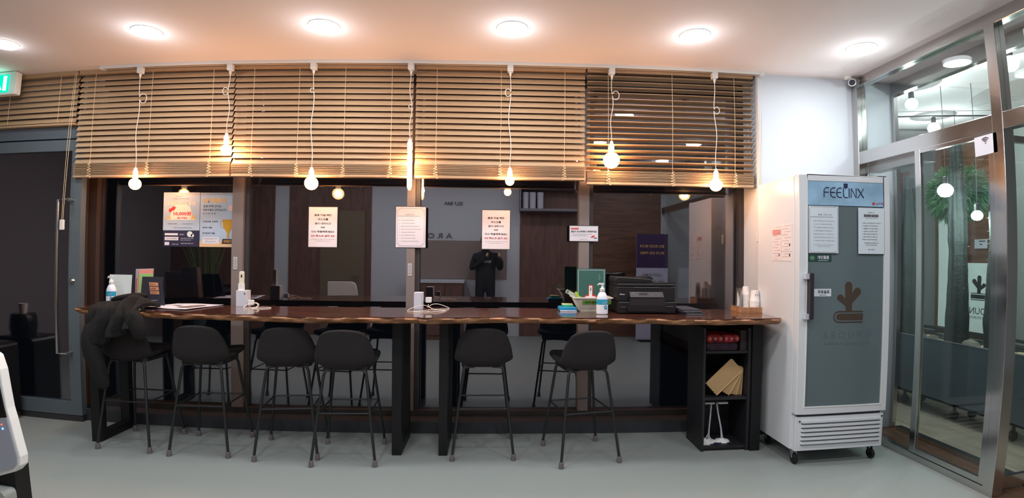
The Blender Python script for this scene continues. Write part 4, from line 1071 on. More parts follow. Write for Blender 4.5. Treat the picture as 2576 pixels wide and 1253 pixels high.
for i in range(4):
    lb = ('flattened kraft paper bag leaning frontmost in the shelf', 'second kraft paper bag behind the front one in the shelf', 'third kraft paper bag between two others in the shelf', 'upright kraft paper bag nearest the table leg in the shelf')[i]
    t = thing('kraft_bag', lb, 'paper bag', ((1.60, 1.68, 1.735, 1.775)[i], 3.47 + 0.0 * i, 0.39), 0, 'kraft bags leaning in the middle tier')
    bx_ = (1.586, 1.682, 1.744, 1.787)[i]; bz_ = (0.400, 0.396, 0.393, 0.391)[i]
    t.location = (bx_, 3.405, bz_)
    mm = Matrix.Rotation(math.radians((47, 30, 14, 2.5)[i]), 4, 'Y')
    L_ = (0.255, 0.216, 0.205, 0.205)[i]
    base = Matrix.Translation((0, 0.012 * i, 0)) @ mm
    wdt = (0.12, 0.11, 0.10, 0.09)[i]
    MB(base).rbox(-wdt, 0, 0, 0, 0.009, L_, 0.012, 'y').build('panel', mat('kraft', (176, 142, 100), 0.8, noise=(8, 0.1, 3)), t, bevel=0.001)
    MB(base).box(-0.004, -0.001, 0.0, 0.003, 0.010, L_ - 0.014).build('side_fold', mat('kraft_light', (206, 172, 126), 0.8), t)
    zz = MB(base)
    zz.prism([(-wdt, 0.004)] + [(-wdt + wdt * k / 10, -0.001 if k % 2 else -0.006) for k in range(11)] + [(0, 0.004)], -0.0005, 0.0095, 'y')
    zz.build('serrated_edge', mat('kraft', (176, 142, 100)), t)
def desk_lamp(label, x, y, head, bend):
    t = thing('desk_lamp', label, 'desk lamp', (x, y, 0.039), 0, 'white desk lamps on the bottom tier')
    MB().lathe([(0.0, 0.022), (0.012, 0.022), (0.03, 0.014), (0.05, 0.010), (0.056, 0.0), (0, 0)], (0, 0, 0), 20, 'z', 1, 0.8).build('base', M_white, t, smooth=True)
    MB().tube([(0, 0, 0.02), (bend * 0.3, 0, 0.10), (bend * 0.9, 0, 0.20), (bend * 1.3, 0, 0.285)], [0.009, 0.006, 0.006, 0.007], 10).build('arm', mat('lamp_grey', (186, 190, 200), 0.4), t, smooth=True)
    MB().rbox(bend * 1.3 + head - 0.04, -0.03, 0.283, bend * 1.3 + head + 0.035, 0.012, 0.297, 0.006, 'y').build('lamp_head', M_white, t, bevel=0.004)
    MB().box(-0.055, -0.04, -0.0005, 0.055, -0.036, 0.004).build('base_trim', mat('indigo_trim', (44, 44, 110), 0.5), t)
    return t
desk_lamp('white desk lamp on the shelf bottom, arm leaning inward', 1.56, 3.47, -0.02, 0.012)
desk_lamp('white desk lamp on the shelf bottom with its arm tilted left', 1.665, 3.47, 0.04, -0.038)
t = thing('adapter', 'small white power adapter on the shelf bottom at the open side', 'adapter', (1.515, 3.42, 0.038))
MB().prism([(-0.026, 0), (0.03, 0), (0.022, 0.03), (-0.026, 0.055)], -0.02, 0.03).build('body', M_white, t, bevel=0.003)
MB().tube([(0, 0, 0.04), (0.02, 0.0, 0.075), (0.035, 0.0, 0.05), (0.05, 0, 0.03)], 0.004, 8).build('cord', mat('lamp_grey', (186, 190, 200)), t, smooth=True)

# ------------------------------------------------------------------ fridge
FX0, FX1, FY, FZ0, FZ1 = 1.968, 2.645, 3.05, 0.106, 1.927
t = thing('drink_fridge', 'tall white glass-door drinks fridge on castors against the white wall', 'fridge', (2.306, 3.30, 0))
MB().box(FX0, FY + 0.055, FZ0, FX1, FY + 0.52, FZ1 - 0.002).build('cabinet', M_fridge, t, world=True, bevel=0.004)
dr = MB().rbox(FX0, FY, 0.355, FX1, FY + 0.05, FZ1, 0.004, 'y')
gx0, gx1, gz0, gz1 = FX0 + 0.06, FX1 - 0.047, 0.405, 1.725
hx0, hz0, hz1 = FX0 + 0.065, 1.728, 1.887
df = MB()
df.box(FX0, FY, 0.355, gx0, FY + 0.05, FZ1).box(gx1, FY, 0.355, FX1, FY + 0.05, FZ1).box(gx0, FY, 0.355, gx1, FY + 0.05, gz0).box(gx0, FY, hz1, gx1, FY + 0.05, FZ1).box(gx0, FY + 0.02, gz0, gx1, FY + 0.05, hz1)
door = df.build('door', M_fridge, t, world=True, bevel=0.003)
MB().box(gx0, FY + 0.010, gz0, gx1, FY + 0.0198, gz1).build('glass', M_fglass, door, world=True)
MB().box(gx0 - 0.006, FY - 0.003, gz0 - 0.006, gx0, FY, gz1).box(gx1, FY - 0.003, gz0 - 0.006, gx1 + 0.006, FY, gz1).box(gx0, FY - 0.003, gz0 - 0.006, gx1, FY, gz0).build('glass_trim', M_white, door, world=True)
MB().box(hx0 - 0.004, FY + 0.004, hz0, gx1, FY + 0.0195, hz1).build('header_panel', mat('header_sky', (150, 186, 214), 0.3, noise=(7, 0.22, 4)), door, world=True)
M_feel = mat('feelinx_navy', (24, 36, 74), 0.4)
lx0, lz0, lh = 2.150, 1.783, 0.062
tb = MB()
yy = FY + 0.0028
def st_(pts, r=0.0034): tb.tube([(p[0], yy, p[1]) for p in pts], r, 6)
W1 = 0.040; g_ = 0.046
x = lx0
st_([(x, lz0), (x, lz0 + lh * 0.75), (x + 0.012, lz0 + lh), (x + W1 * 0.9, lz0 + lh)]); st_([(x, lz0 + lh * 0.52), (x + W1 * 0.8, lz0 + lh * 0.52)])
for k in (1, 2):
    x = lx0 + g_ * k
    arc = [(x + W1 * 0.9, lz0 + lh), (x + 0.018, lz0 + lh), (x + 0.004, lz0 + lh * 0.85), (x, lz0 + lh * 0.5), (x + 0.004, lz0 + lh * 0.15), (x + 0.018, lz0), (x + W1 * 0.9, lz0)]
    st_(arc); st_([(x, lz0 + lh * 0.52), (x + W1 * 0.8, lz0 + lh * 0.52)])
x = lx0 + g_ * 3 + 0.004
st_([(x, lz0 + lh), (x, lz0 + 0.015), (x + 0.008, lz0), (x + W1 * 0.8, lz0)])
x += 0.043
st_([(x, lz0), (x, lz0 + lh)])
x += 0.015
st_([(x, lz0), (x, lz0 + lh), (x + 0.038, lz0), (x + 0.038, lz0 + lh)])
x += 0.05
st_([(x, lz0), (x + 0.045, lz0 + lh)]); st_([(x, lz0 + lh), (x + 0.045, lz0)])
tb.build('header_lettering', M_feel, door, world=True)
fl = MB()
fx_, fz_ = lx0 + g_ * 3 + 0.022, lz0 + lh + 0.016
for a in range(4):
    an = PI / 4 + a * PI / 2
    fl.lathe([(0.0, -0.002), (0.0085, -0.002), (0.009, 0)], (fx_ + 0.0105 * math.cos(an), yy + 0.001, fz_ + 0.0105 * math.sin(an)), 12, 'y')
fl.tube([(fx_, yy, fz_ - 0.008), (fx_ - 0.002, yy, fz_ - 0.025)], 0.0018, 5)
fl.build('flower_emblem', M_feel, door, world=True)
textmesh('maker_lettering', [('LOTTE', 2.568, FY + 0.003, 1.748, 0.058, 0.014, 'c')], M_inkr, door, bold=0.02)
MB().lathe([(0.0, -0.001), (0.0095, -0.001), (0.0095, 0)], (2.520, FY + 0.003, 1.748), 16, 'y').build('maker_emblem', M_red, door, world=True)
# logo, cactus growing from a book; the fridge copy paints a reflection
def book_logo(cx, cz, s, y, mt, parent, name, mirror=1, axis='y', letters=True):
    def P(o): return [(cx + mirror * a * s, cz + b * s) for a, b in o]
    bk = MB()
    n = 10
    outer = [(0.50, 0.22)] + [(-0.32 - 0.18 * math.sin(PI * k / n), 0.04 + 0.18 * math.cos(PI * k / n)) for k in range(n + 1)] + [(0.50, -0.14), (0.50, -0.10)]
    inner = [(-0.32 - 0.14 * math.sin(PI * k / n), 0.04 - 0.14 * math.cos(PI * k / n)) for k in range(n + 1)] + [(0.50, 0.18)]
    bk.prism(P(outer + inner), y - 0.0012, y, axis)
    inn = [(0.50, 0.14), (-0.30, 0.14)] + [(-0.32 - 0.08 * math.sin(PI * k / n), 0.04 + 0.09 * math.cos(PI * k / n)) for k in range(1, n)] + [(-0.30, -0.06), (0.50, -0.06)]
    bk.prism(P(inn), y - 0.0012, y, axis)
    depth = [0]
    def lobe(x0, z0, x1, z1, w0, w1):
        depth[0] += 1
        d = Vector((x1 - x0, z1 - z0)); L = d.length; d /= L; q = Vector((-d.y, d.x))
        o = [(x0 + q.x * w0, z0 + q.y * w0)]
        for k in range(9):
            a = PI * k / 8
            o.append((x1 + (q.x * math.cos(a) + d.x * math.sin(a)) * w1, z1 + (q.y * math.cos(a) + d.y * math.sin(a)) * w1))
        o.append((x0 - q.x * w0, z0 - q.y * w0))
        bk.prism(P(o), y - 0.0012 - 0.0004 * depth[0], y, axis)
    lobe(0.02, 0.22, 0.0, 0.98, 0.10, 0.12)
    lobe(0.02, 0.45, 0.30, 0.80, 0.07, 0.12)
    lobe(-0.02, 0.40, -0.28, 0.62, 0.06, 0.10)
    return bk.build(name, mt, parent, world=True)
book_logo(2.335, 0.985, 0.22, FY + 0.0096, mat('reflection_brown', (76, 62, 52), 0.3), door, 'book_emblem')  # logo reflected in the door glass, painted as a flat print
textmesh('reflected_lettering', [('A R O U N D', 2.33, FY + 0.0094, 0.875, 0.36, 0.05, 'c'), ('PREMIUM STUDYCAFE', 2.33, FY + 0.0094, 0.815, 0.34, 0.018, 'c')], mat('reflection_grey', (90, 103, 106), 0.3), door)  # faint reflected lettering, painted onto the door glass
MB().rbox(FX0 + 0.055, FY - 0.04, 0.985, FX0 + 0.082, FY, 1.285, 0.006, 'y').build('handle', mat('handle_dark', (44, 38, 44), 0.4), door, world=True, bevel=0.003)
for q_ in (0.985, 1.245):
    MB().box(FX0 + 0.030, FY - 0.03, q_, FX0 + 0.0545, FY, q_ + 0.035).build('handle_bracket', mat('lamp_grey', (186, 190, 200)), door, world=True)
lo = MB()
lo.box(FX0 + 0.010, FY + 0.012, FZ0, FX1 - 0.008, FY + 0.055, 0.335)
lo.build('lower_panel', M_fridge, t, world=True, bevel=0.003)
gr = MB()
for k in range(6):
    z = 0.145 + 0.0285 * k
    gr.box(FX0 + 0.052, FY + 0.0085, z, FX1 - 0.035, FY + 0.0115, z + 0.008)
gr.build('grille', mat('grille_dark', (40, 44, 58), 0.6), t, world=True)
sl_ = MB()
for k in range(6):
    z = 0.153 + 0.0285 * k
    sl_.box(FX0 + 0.052, FY - 0.002, z, FX1 - 0.035, FY + 0.0115, z + 0.016)
sl_.build('louvre', M_fridge, t, world=True)
MB().box(FX0 + 0.03, FY + 0.02, 0.335, FX1 - 0.03, FY + 0.05, 0.3545).build('door_gap', mat('gap_dark', (60, 60, 66), 0.7), t, world=True)
MB().lathe([(0.0, 0), (0.006, 0), (0.006, 0.01)], (FX0 + 0.038, FY + 0.008, 0.305), 10, 'y').lathe([(0.0, 0), (0.006, 0), (0.006, 0.01)], (FX1 - 0.02, FY + 0.008, 0.315), 10, 'y').build('screw', M_framed, t, world=True)
for (x, y) in ((FX0 + 0.045, FY + 0.08), (FX1 - 0.045, FY + 0.08), (FX0 + 0.06, FY + 0.44), (FX1 - 0.06, FY + 0.44)):
    cs = MB().lathe([(0.0, -0.011), (0.032, -0.011), (0.036, -0.007), (0.036, 0.007), (0.032, 0.011), (0, 0.011)], (x, y - 0.012, 0.037), 20, 'x').build('caster', M_black, t, world=True, smooth=True)
    MB().box(x - 0.02, y - 0.02, 0.095, x + 0.02, y + 0.02, FZ0).prism([(y - 0.015, 0.095), (y + 0.018, 0.095), (y - 0.004, 0.04), (y - 0.018, 0.04)], x - 0.016, x - 0.0125, 'x').prism([(y - 0.015, 0.095), (y + 0.018, 0.095), (y - 0.004, 0.04), (y - 0.018, 0.04)], x + 0.0125, x + 0.016, 'x').build('caster_fork', M_chrome, cs, world=True)
MB().box(FX0, FY + 0.02, FZ1, FX1, FY + 0.05, FZ1 + 0.003).build('top_trim', M_white, t, world=True)
MB().box(FX1 - 0.06, FY + 0.03, FZ1 + 0.003, FX1, FY + 0.07, FZ1 + 0.014).build('top_hinge', M_framed, t, world=True)
# papers on the fridge
yf = FY - 0.001
t = thing('fridge_notice', 'white notice with notched border on the handle side of the fridge door', 'notice', (2.134, yf, 1.415))
MB().box(2.034, yf - 0.002, 1.415, 2.248, yf, 1.722).build('sheet', mat('cool_paper', (214, 224, 232), 0.5), t, world=True)
y = yf - 0.0028
rows = [('음료 이용 안내', 2.150, y, 1.665, 0.10, 0.011, 'c')]
for i, s_ in enumerate(('냉장고 음료는 한 분당 하나입니다', '드신 후 정리해주세요', '개인 물품은 이름을 적어주세요', '오래된 물품은 폐기됩니다', '문을 꼭 닫아주시기 바랍니다', '다른 분의 물건에 손대지 마시고', '모두를 위해 깨끗이 이용해주세요')):
    rows.append((s_, 2.068, y, 1.624 - i * 0.0215, 0.10 + 0.003 * len(s_), 0.007, 'l'))
rows += [('모두가 함께 쓰는 공간입니다 감사합니다', 2.14, y, 1.468, 0.15, 0.006, 'c'), ('어라운드 스터디카페', 2.14, y, 1.457, 0.09, 0.006, 'c')]
textmesh('lettering', rows, M_inkg, t)
MB().box(2.04, y, 1.649, 2.21, y + 0.0006, 1.6515).build('rule_line', M_inkg, t, world=True)
q = 0.012
bd_ = [(2.040, 1.421 + q), (2.040, 1.716 - q), (2.040 + q, 1.716), (2.242 - q, 1.716), (2.242, 1.716 - q), (2.242, 1.421 + q), (2.242 - q, 1.421), (2.040 + q, 1.421)]
MB().tube([(a, y, b) for a, b in bd_], 0.0008, 4, closed=True).build('border_line', M_inkg, t, world=True)
t = thing('fridge_notice', 'white notice with two black heading blocks on the hinge side of the fridge door', 'notice', (2.5, yf, 1.41))
MB().box(2.398, yf - 0.002, 1.412, 2.600, yf, 1.718).build('sheet', mat('cool_paper', (214, 224, 232)), t, world=True)
MB().box(2.440, y, 1.658, 2.493, y + 0.0006, 1.674).box(2.497, y, 1.658, 2.552, y + 0.0006, 1.674).build('heading_block', M_ink, t, world=True)
textmesh('heading_lettering', [('냉장고', 2.4665, y - 0.0006, 1.666, 0.044, 0.011, 'c'), ('이용안내', 2.5245, y - 0.0006, 1.666, 0.048, 0.011, 'c')], M_paper, t)
rows = [('PREMIUM STUDY', 2.497, y, 1.687, 0.05, 0.005, 'c'), ('관리자 확인', 2.497, y, 1.649, 0.09, 0.005, 'c')]
for i, s_ in enumerate(('1. 정해진 시간에 이용하여 주시기 바랍니다', '2. 음식물은 넣지 말아주세요', '3. 라벨을 꼭 부착해 주세요', '4. 냄새나는 음식은 금지', '5. 매주 일요일 정리합니다', '6. 분실 책임지지 않습니다', '    문을 꼭 닫아주세요')):
    rows.append((s_, 2.425, y, 1.616 - i * 0.0182, 0.075 + 0.003 * len(s_), 0.007, 'l'))
rows += [('모두를 위한 공간입니다', 2.497, y, 1.484, 0.11, 0.008, 'c'), ('깨끗이 이용해주세요', 2.497, y, 1.470, 0.085, 0.006, 'c'), ('♣ 어라운드', 2.497, y, 1.44, 0.05, 0.008, 'c')]
textmesh('lettering', rows, M_ink, t, bold=0.01)
t = thing('fridge_sticker', 'dark green sticker with white Korean text on the fridge glass', 'sticker', (2.12, yf, 1.36))
MB().box(2.032, FY + 0.0075, 1.358, 2.205, FY + 0.0095, 1.405).build('backing', mat('sticker_green', (36, 70, 62), 0.4), t, world=True)
textmesh('lettering', [('개인물품', 2.145, FY + 0.0070, 1.386, 0.085, 0.024, 'c'), ('PRIVATE ITEMS', 2.145, FY + 0.0070, 1.365, 0.07, 0.005, 'c')], M_paper, t, bold=0.03)
MB().lathe([(0, -0.0005), (0.014, -0.0005), (0.014, 0)], (2.065, FY + 0.0073, 1.382), 14, 'y', 1.3, 1).build('emblem', mat('sticker_leaf', (90, 130, 110), 0.5), t, world=True)
t = thing('fridge_sticker', 'white sticker with black Korean text beside the fridge handle', 'sticker', (2.13, yf, 1.14))
MB().box(2.038, FY + 0.0075, 1.130, 2.205, FY + 0.0095, 1.180).build('backing', mat('cool_paper', (214, 224, 232)), t, world=True)
textmesh('lettering', [('무료음료', 2.150, FY + 0.0070, 1.160, 0.085, 0.024, 'c'), ('FREE DRINK', 2.145, FY + 0.0070, 1.139, 0.05, 0.005, 'c')], M_ink, t, bold=0.03)
MB().box(2.05, FY + 0.0070, 1.145, 2.08, FY + 0.0074, 1.17).build('cup_print', M_inkg, t, world=True)
# sheets on the fridge side
SIDE = Matrix(((0, 0, -1), (-1, 0, 0), (0, 1, 0))).to_4x4()     # readable from -X
xs = FX0 - 0.0005
for i, (ya, yb_, za, zb_, lb) in enumerate(((3.26, 3.365, 1.36, 1.605, 'pink printed sheet on the fridge side, farther from the door'), (3.130, 3.255, 1.425, 1.610, 'white printed sheet on the fridge side, closer to the door'), (3.130, 3.255, 1.36, 1.42, 'small white slip under the sheets on the fridge side'))):
    t = thing('side_sheet', lb, 'notice', (xs, (ya + yb_) / 2, za))
    MB().box(xs - 0.0015, ya, za, xs, yb_, zb_).build('sheet', mat('warm_paper', (232, 222, 222), 0.5), t, world=True)
    if i == 0:
        MB().box(xs - 0.0022, ya, zb_ - 0.065, xs - 0.0015, yb_, zb_ - 0.028).build('pink_band', mat('pink_band', (216, 150, 150), 0.5), t, world=True)
    cy = (ya + yb_) / 2; w_ = yb_ - ya
    rows = []
    n = int((zb_ - za) / 0.02)
    for k in range(n):
        rows.append((['이용 안내 사항', '코로나 예방 수칙', '마스크 착용 필수', '손을 깨끗이 씻기', '거리두기 실천'][k % 5], xs - 0.0025, cy + (0.01 if k % 2 else -0.012), zb_ - 0.012 - k * 0.02, w_ * 0.6, 0.006, 'c'))
    textmesh('lettering', rows, M_inkg, t, SIDE)
    MB().box(xs - 0.0026, ya + w_ * 0.15, za + 0.035 if i < 2 else za + 0.03, xs - 0.002, ya + w_ * 0.24, za + 0.05).build('dark_mark', M_ink, t, world=True)

# ------------------------------------------------------------------ wifi notice on the partition
t = thing('wifi_notice', 'white notice with a wireless symbol stuck crooked on the glass door top', 'notice', (2.868, 2.5, 2.0))
RT = Matrix.Translation((2.868, 2.5, 2.055)) @ Matrix.Rotation(-0.03, 4, 'X')
MB(RT).box(-0.002, -0.078, -0.058, 0, 0.078, 0.058).build('sheet', M_paper, t, world=True)
wf_ = MB(RT)
for r0 in (0.012, 0.022, 0.032):
    wf_.tube([(-0.003, 0.0 + r0 * math.sin(a), 0.012 + r0 * math.cos(a)) for a in [(-0.8 + 1.6 * k / 8) for k in range(9)]], 0.0024, 5)
wf_.lathe([(0, -0.001), (0.0035, -0.001), (0.0035, 0)], (-0.0025, 0, 0.010), 10, 'x')
wf_.build('wireless_symbol', M_ink, t, world=True)
textmesh('lettering', [('ID : AROUND_Standard', -0.003, 0.0, -0.018, 0.11, 0.009, 'c'), ('PW : around12', -0.003, 0.022, -0.040, 0.065, 0.009, 'c')], M_ink, t, RT @ SIDE)
for v in (0,):
    pass

# ------------------------------------------------------------------ the lounge beyond the partition
t = thing('planter', 'long slate grey planter box on castors with cacti behind the glass', 'planter', (4.0, 3.8, 0))
px0, px1, py0, py1 = 3.85, 4.18, 2.75, 4.75
MB().box(px0, py0, 0.14, px0 + 0.015, py1, 0.675).box(px1 - 0.015, py0, 0.14, px1, py1, 0.675).box(px0, py0, 0.14, px1, py0 + 0.015, 0.675).box(px0, py1 - 0.015, 0.14, px1, py1, 0.675).box(px0, py0, 0.14, px1, py1, 0.16).build('box', M_plant, t, world=True)
MB().box(px0 - 0.004, py0, 0.675, px0 + 0.016, py1, 0.683).box(px1 - 0.016, py0, 0.675, px1 + 0.004, py1, 0.683).build('rim', M_steel, t, world=True)
for y in (3.12, 3.70, 4.28):
    for x in (3.92, 4.12):
        o = MB().lathe([(0.0, -0.014), (0.038, -0.014), (0.045, 0), (0.038, 0.014), (0, 0.014)], (x, y, 0.046), 16, 'y').build('caster', M_black, t, world=True, smooth=True)
        MB().tube([(x, y, 0.05), (x, y, 0.14)], 0.014, 8).build('caster_stem', M_black, o, world=True)
MB().grid(lambda u, v: (px0 + 0.016 + (px1 - px0 - 0.032) * u, py0 + 0.016 + (py1 - py0 - 0.032) * v, 0.635 + 0.016 * math.sin(u * 9 + v * 31) + 0.01 * math.sin(v * 70 + u * 5)), 12, 90).build('gravel', M_gravel, t, world=True)
def cactus(label, x, y, z0, prof, lean=0.0):
    t = thing('cactus', label, 'cactus', (x, y, z0), 0, 'tall column cacti in the planter')
    NR = 7
    def f(u, v):
        k = v * (len(prof) - 1); i = min(int(k), len(prof) - 2); r = k - i
        rad = prof[i][0] * (1 - r) + prof[i + 1][0] * r; z = prof[i][1] * (1 - r) + prof[i + 1][1] * r
        a = 2 * PI * u
        rad *= 0.90 + 0.10 * math.cos(NR * a) + 0.02 * math.sin(z * 30)
        return (rad * math.cos(a) + lean * z, rad * math.sin(a), z)
    MB().grid(f, 56, 60, closed_u=True).build('stem', M_cactus, t, smooth=True)
    sp = MB()
    for k in range(0, 90):
        v = 0.03 + 0.94 * random.random(); a = 2 * PI * random.randrange(NR) / NR
        p = Vector(f(a / (2 * PI), v)); n = Vector((math.cos(a), math.sin(a), 0.1))
        sp.tube([p, p + n * 0.018], [0.0012, 0.0003], 3)
    sp.build('spines', mat('spine_tan', (170, 160, 130), 0.7), t)
    return t
cactus('dark green column cactus nearest the fridge in the planter', 4.0, 4.36, 0.63, [(0.085, 0), (0.10, 0.25), (0.095, 0.45), (0.085, 0.6), (0.108, 0.8), (0.105, 0.95), (0.075, 1.2), (0.055, 1.45), (0.05, 1.53), (0.03, 1.555), (0.0, 1.56)])
cactus('tallest dark column cactus behind the middle of the glass door', 4.0, 3.80, 0.62, [(0.098, 0), (0.098, 0.2), (0.085, 0.5), (0.072, 0.86), (0.082, 0.93), (0.075, 1.2), (0.06, 1.42), (0.055, 1.5), (0.06, 1.6), (0.055, 1.68), (0.05, 1.78), (0.03, 1.80), (0, 1.805)])
cactus('dark column cactus partly hidden by the steel door post', 4.0, 3.425, 0.62, [(0.07, 0), (0.09, 0.25), (0.075, 0.45), (0.07, 0.6), (0.045, 0.9), (0.05, 1.1), (0.04, 1.4), (0.025, 1.5), (0, 1.53)])
for i, (x, y, s_) in enumerate(((3.95, 3.60, 0.07), (3.97, 4.02, 0.05), (3.98, 4.16, 0.045))):
    t = MB().lathe([(0, -0.3), (0.8, -0.25), (1.0, 0.1), (0.7, 0.6), (0.25, 0.85), (0, 0.9)], (0, 0, 0), 9).build('rock', M_rock, smooth=False)
    t.location = (x, y, 0.645 + s_ * 0.2); t.scale = (s_, s_ * 1.2, s_ * 0.9); t.rotation_euler = (0, 0, i * 1.3)
    tag(t, ('large grey rock between the two right cacti in the planter', 'small grey rock in the planter beside the tallest cactus', 'small rock near the thick base of the left cactus')[i], 'rock', 'rocks in the planter')
t = thing('hanging_fern', 'round green fern ball hanging from the lounge ceiling', 'fern', (4.45, 4.22, 2.02))
fm = MB()
random.seed(3)
for k in range(1500):
    a = random.uniform(0, 2 * PI); b = math.acos(random.uniform(-1, 1))
    d_ = Vector((math.sin(b) * math.cos(a), math.sin(b) * math.sin(a), math.cos(b)))
    r0 = 0.18; L_ = random.uniform(0.08, 0.15)
    q = d_.orthogonal().normalized(); q.rotate(Matrix.Rotation(random.uniform(0, 6.28), 3, d_))
    p0 = d_ * r0; p1 = d_ * (r0 + L_ * 0.6) + q * 0.012; p2 = d_ * (r0 + L_) + Vector((0, 0, -0.05 * random.random()))
    wv = q * 0.009
    fm.add([p0 - wv * 0.3, p0 + wv * 0.3, p1 + wv, p1 - wv, p2], [(0, 1, 2, 3), (3, 2, 4)])
o = fm.build('fronds', M_fern, t, solid=0.0008)
MB().lathe([(0, -0.21), (0.14, -0.15), (0.21, 0), (0.14, 0.15), (0, 0.21)], (0, 0, 0), 16).build('moss_core', mat('moss', (44, 74, 46), 0.9), t, smooth=True)
MB().tube([(0, 0, 0.15), (0, 0, H - 2.02)], 0.003, 5).build('hanging_wire', M_framed, t)
def globe(label, x, y, z, r, down=False, cord=True):
    t = thing('globe_lamp', label, 'globe lamp', (x, y, z), 0, 'white globe lamps in the lounge')
    MB().lathe([(0.0, -r * 0.85), (r * 0.5, -r * 0.76), (r * 0.85, -r * 0.45), (r, 0.0), (r * 0.92, r * 0.4), (r * 0.6, r * 0.8), (0.3 * r, r * 0.95), (0, r)], (0, 0, 0), 24).build('globe', M_globe, t, smooth=True)
    MB().lathe([(0.016, r * 0.9), (0.022, r * 0.95), (0.022, r + 0.05), (0.006, r + 0.06)], (0, 0, 0), 14).build('socket', M_framed, t, smooth=True)
    MB().tube([(0, 0, r + 0.05), (0, 0, H - z)], 0.003, 5).build('cord', M_framed, t)
    lamp('globe_light', 'POINT', (0, 0, -r - 0.015), LOUNGE_W, (0.86, 1.0, 0.98), 0.0, t)
    return t
globe('white globe lamp seen high through the glass beside the inner steel post', 3.42, 3.66, 2.66, 0.05)
globe('white globe lamp on the track below the first one beyond the glass', 4.4, 4.43, 2.70, 0.06)
globe('large white globe lamp hanging in front of the tallest cactus', 3.70, 3.63, 1.945, 0.062)
globe('small white globe lamp hanging lowest, just under the fern ball', 3.88, 3.49, 1.733, 0.045)
globe('white globe lamp at the upper corner of the photo beyond the door post', 3.45, 2.76, 2.70, 0.06)
globe('white globe lamp beyond the open glass door at the photo edge', 4.8, 3.45, 2.28, 0.06)
t = copy_tree(first); t['label'] = 'round flat ceiling light inside the lounge above the glass door'; t.location = (3.50, 3.09, H); t['group'] = 'lounge ceiling lights'
for (p, q_, lb) in (((3.5, 4.6, 2.79), (6.0, 3.7, 2.79), 'thin dark conduit crossing the lounge ceiling'), ((3.5, 5.2, 2.80), (6.4, 4.4, 2.80), 'second thin dark conduit deeper in the lounge ceiling')):
    o = MB().tube([p, q_], 0.008, 6).build('ceiling_conduit', M_framed)
    tag(o, lb, 'conduit')
# far side of the lounge
struct('wall_far', box(5.3, 2.2, 0, 5.4, 8.9, H), mat('lounge_grey', (140, 146, 142), 0.6))
struct('wall_panel', box(5.26, 4.35, 0.0, 5.30, 5.32, H), M_brown)
struct('wall_panel', box(5.26, 5.75, 0.0, 5.30, 6.4, 2.5), M_brown)
t = thing('frosted_panel', 'frosted glass panel with cactus and book logo and mirrored AROUND lettering', 'glass panel', (5.2, 4.46, 0.6))
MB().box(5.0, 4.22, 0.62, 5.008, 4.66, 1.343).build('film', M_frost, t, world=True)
MB().box(4.985, 3.3, 0.52, 5.02, 5.4, 0.56).box(4.985, 3.3, 0.585, 5.02, 5.4, 0.615).box(4.985, 3.3, 0, 5.02, 3.34, 0.52).box(4.985, 5.36, 0, 5.02, 5.4, 0.52).build('rail', M_framed, t, world=True)
# logo and lettering on the side facing us, mirrored as in the photo
LG = Matrix(((0, 0, 1), (1, 0, 0), (0, 1, 0))).to_4x4()      # text x -> +Y : mirrored when seen from -X
bk = book_logo(4.47, 0.985, 0.21, 4.9995, M_ink, t, 'book_emblem', mirror=1, axis='x')
textmesh('mirrored_lettering', [('AROUND', 4.9985, 4.46, 0.845, 0.40, 0.07, 'c')], M_ink, t, LG)
textmesh('mirrored_small_lettering', [('PREMIUM STUDYCAFE', 4.9985, 4.46, 0.775, 0.40, 0.026, 'c')], M_inkg, t, LG, bold=0.02)
t = thing('frosted_panel', 'tall bright frosted glass pane behind the tallest cactus', 'glass panel', (5.1, 4.95, 0.6))
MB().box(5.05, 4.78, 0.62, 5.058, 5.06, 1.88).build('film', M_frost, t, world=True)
t = thing('frosted_panel', 'shorter bright frosted pane between the left cactus and door edge', 'glass panel', (5.1, 5.5, 0.6))
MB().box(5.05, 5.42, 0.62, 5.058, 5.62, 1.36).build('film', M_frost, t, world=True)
t = thing('wall_plate', 'small white landscape sign on the brown lounge wall', 'sign', (5.25, 4.6, 1.5))
MB().box(5.25, 4.60, 1.50, 5.258, 4.76, 1.60).build('plate', M_paper, t, world=True)
MB().box(5.248, 4.62, 1.575, 5.25, 4.70, 1.585).box(5.248, 4.66, 1.54, 5.25, 4.69, 1.55).build('dark_marks', M_ink, t, world=True)
t = thing('lounge_cabinet', 'pale cabinet with dark screen beyond the open glass door', 'cabinet', (5.05, 3.4, 0))
MB().box(5.05, 2.9, 0, 5.295, 3.7, 1.75).build('body', mat('mint_cabinet', (176, 200, 194), 0.5), t, world=True)
MB().box(5.04, 3.02, 0.75, 5.05, 3.55, 1.28).build('dark_screen', mat('screen_black', (24, 26, 32), 0.2), t, world=True)
MB().box(5.04, 2.95, 1.36, 5.05, 3.65, 1.38).box(5.04, 2.95, 0.68, 5.05, 3.65, 0.70).build('shelf_edge', M_framed, t, world=True)

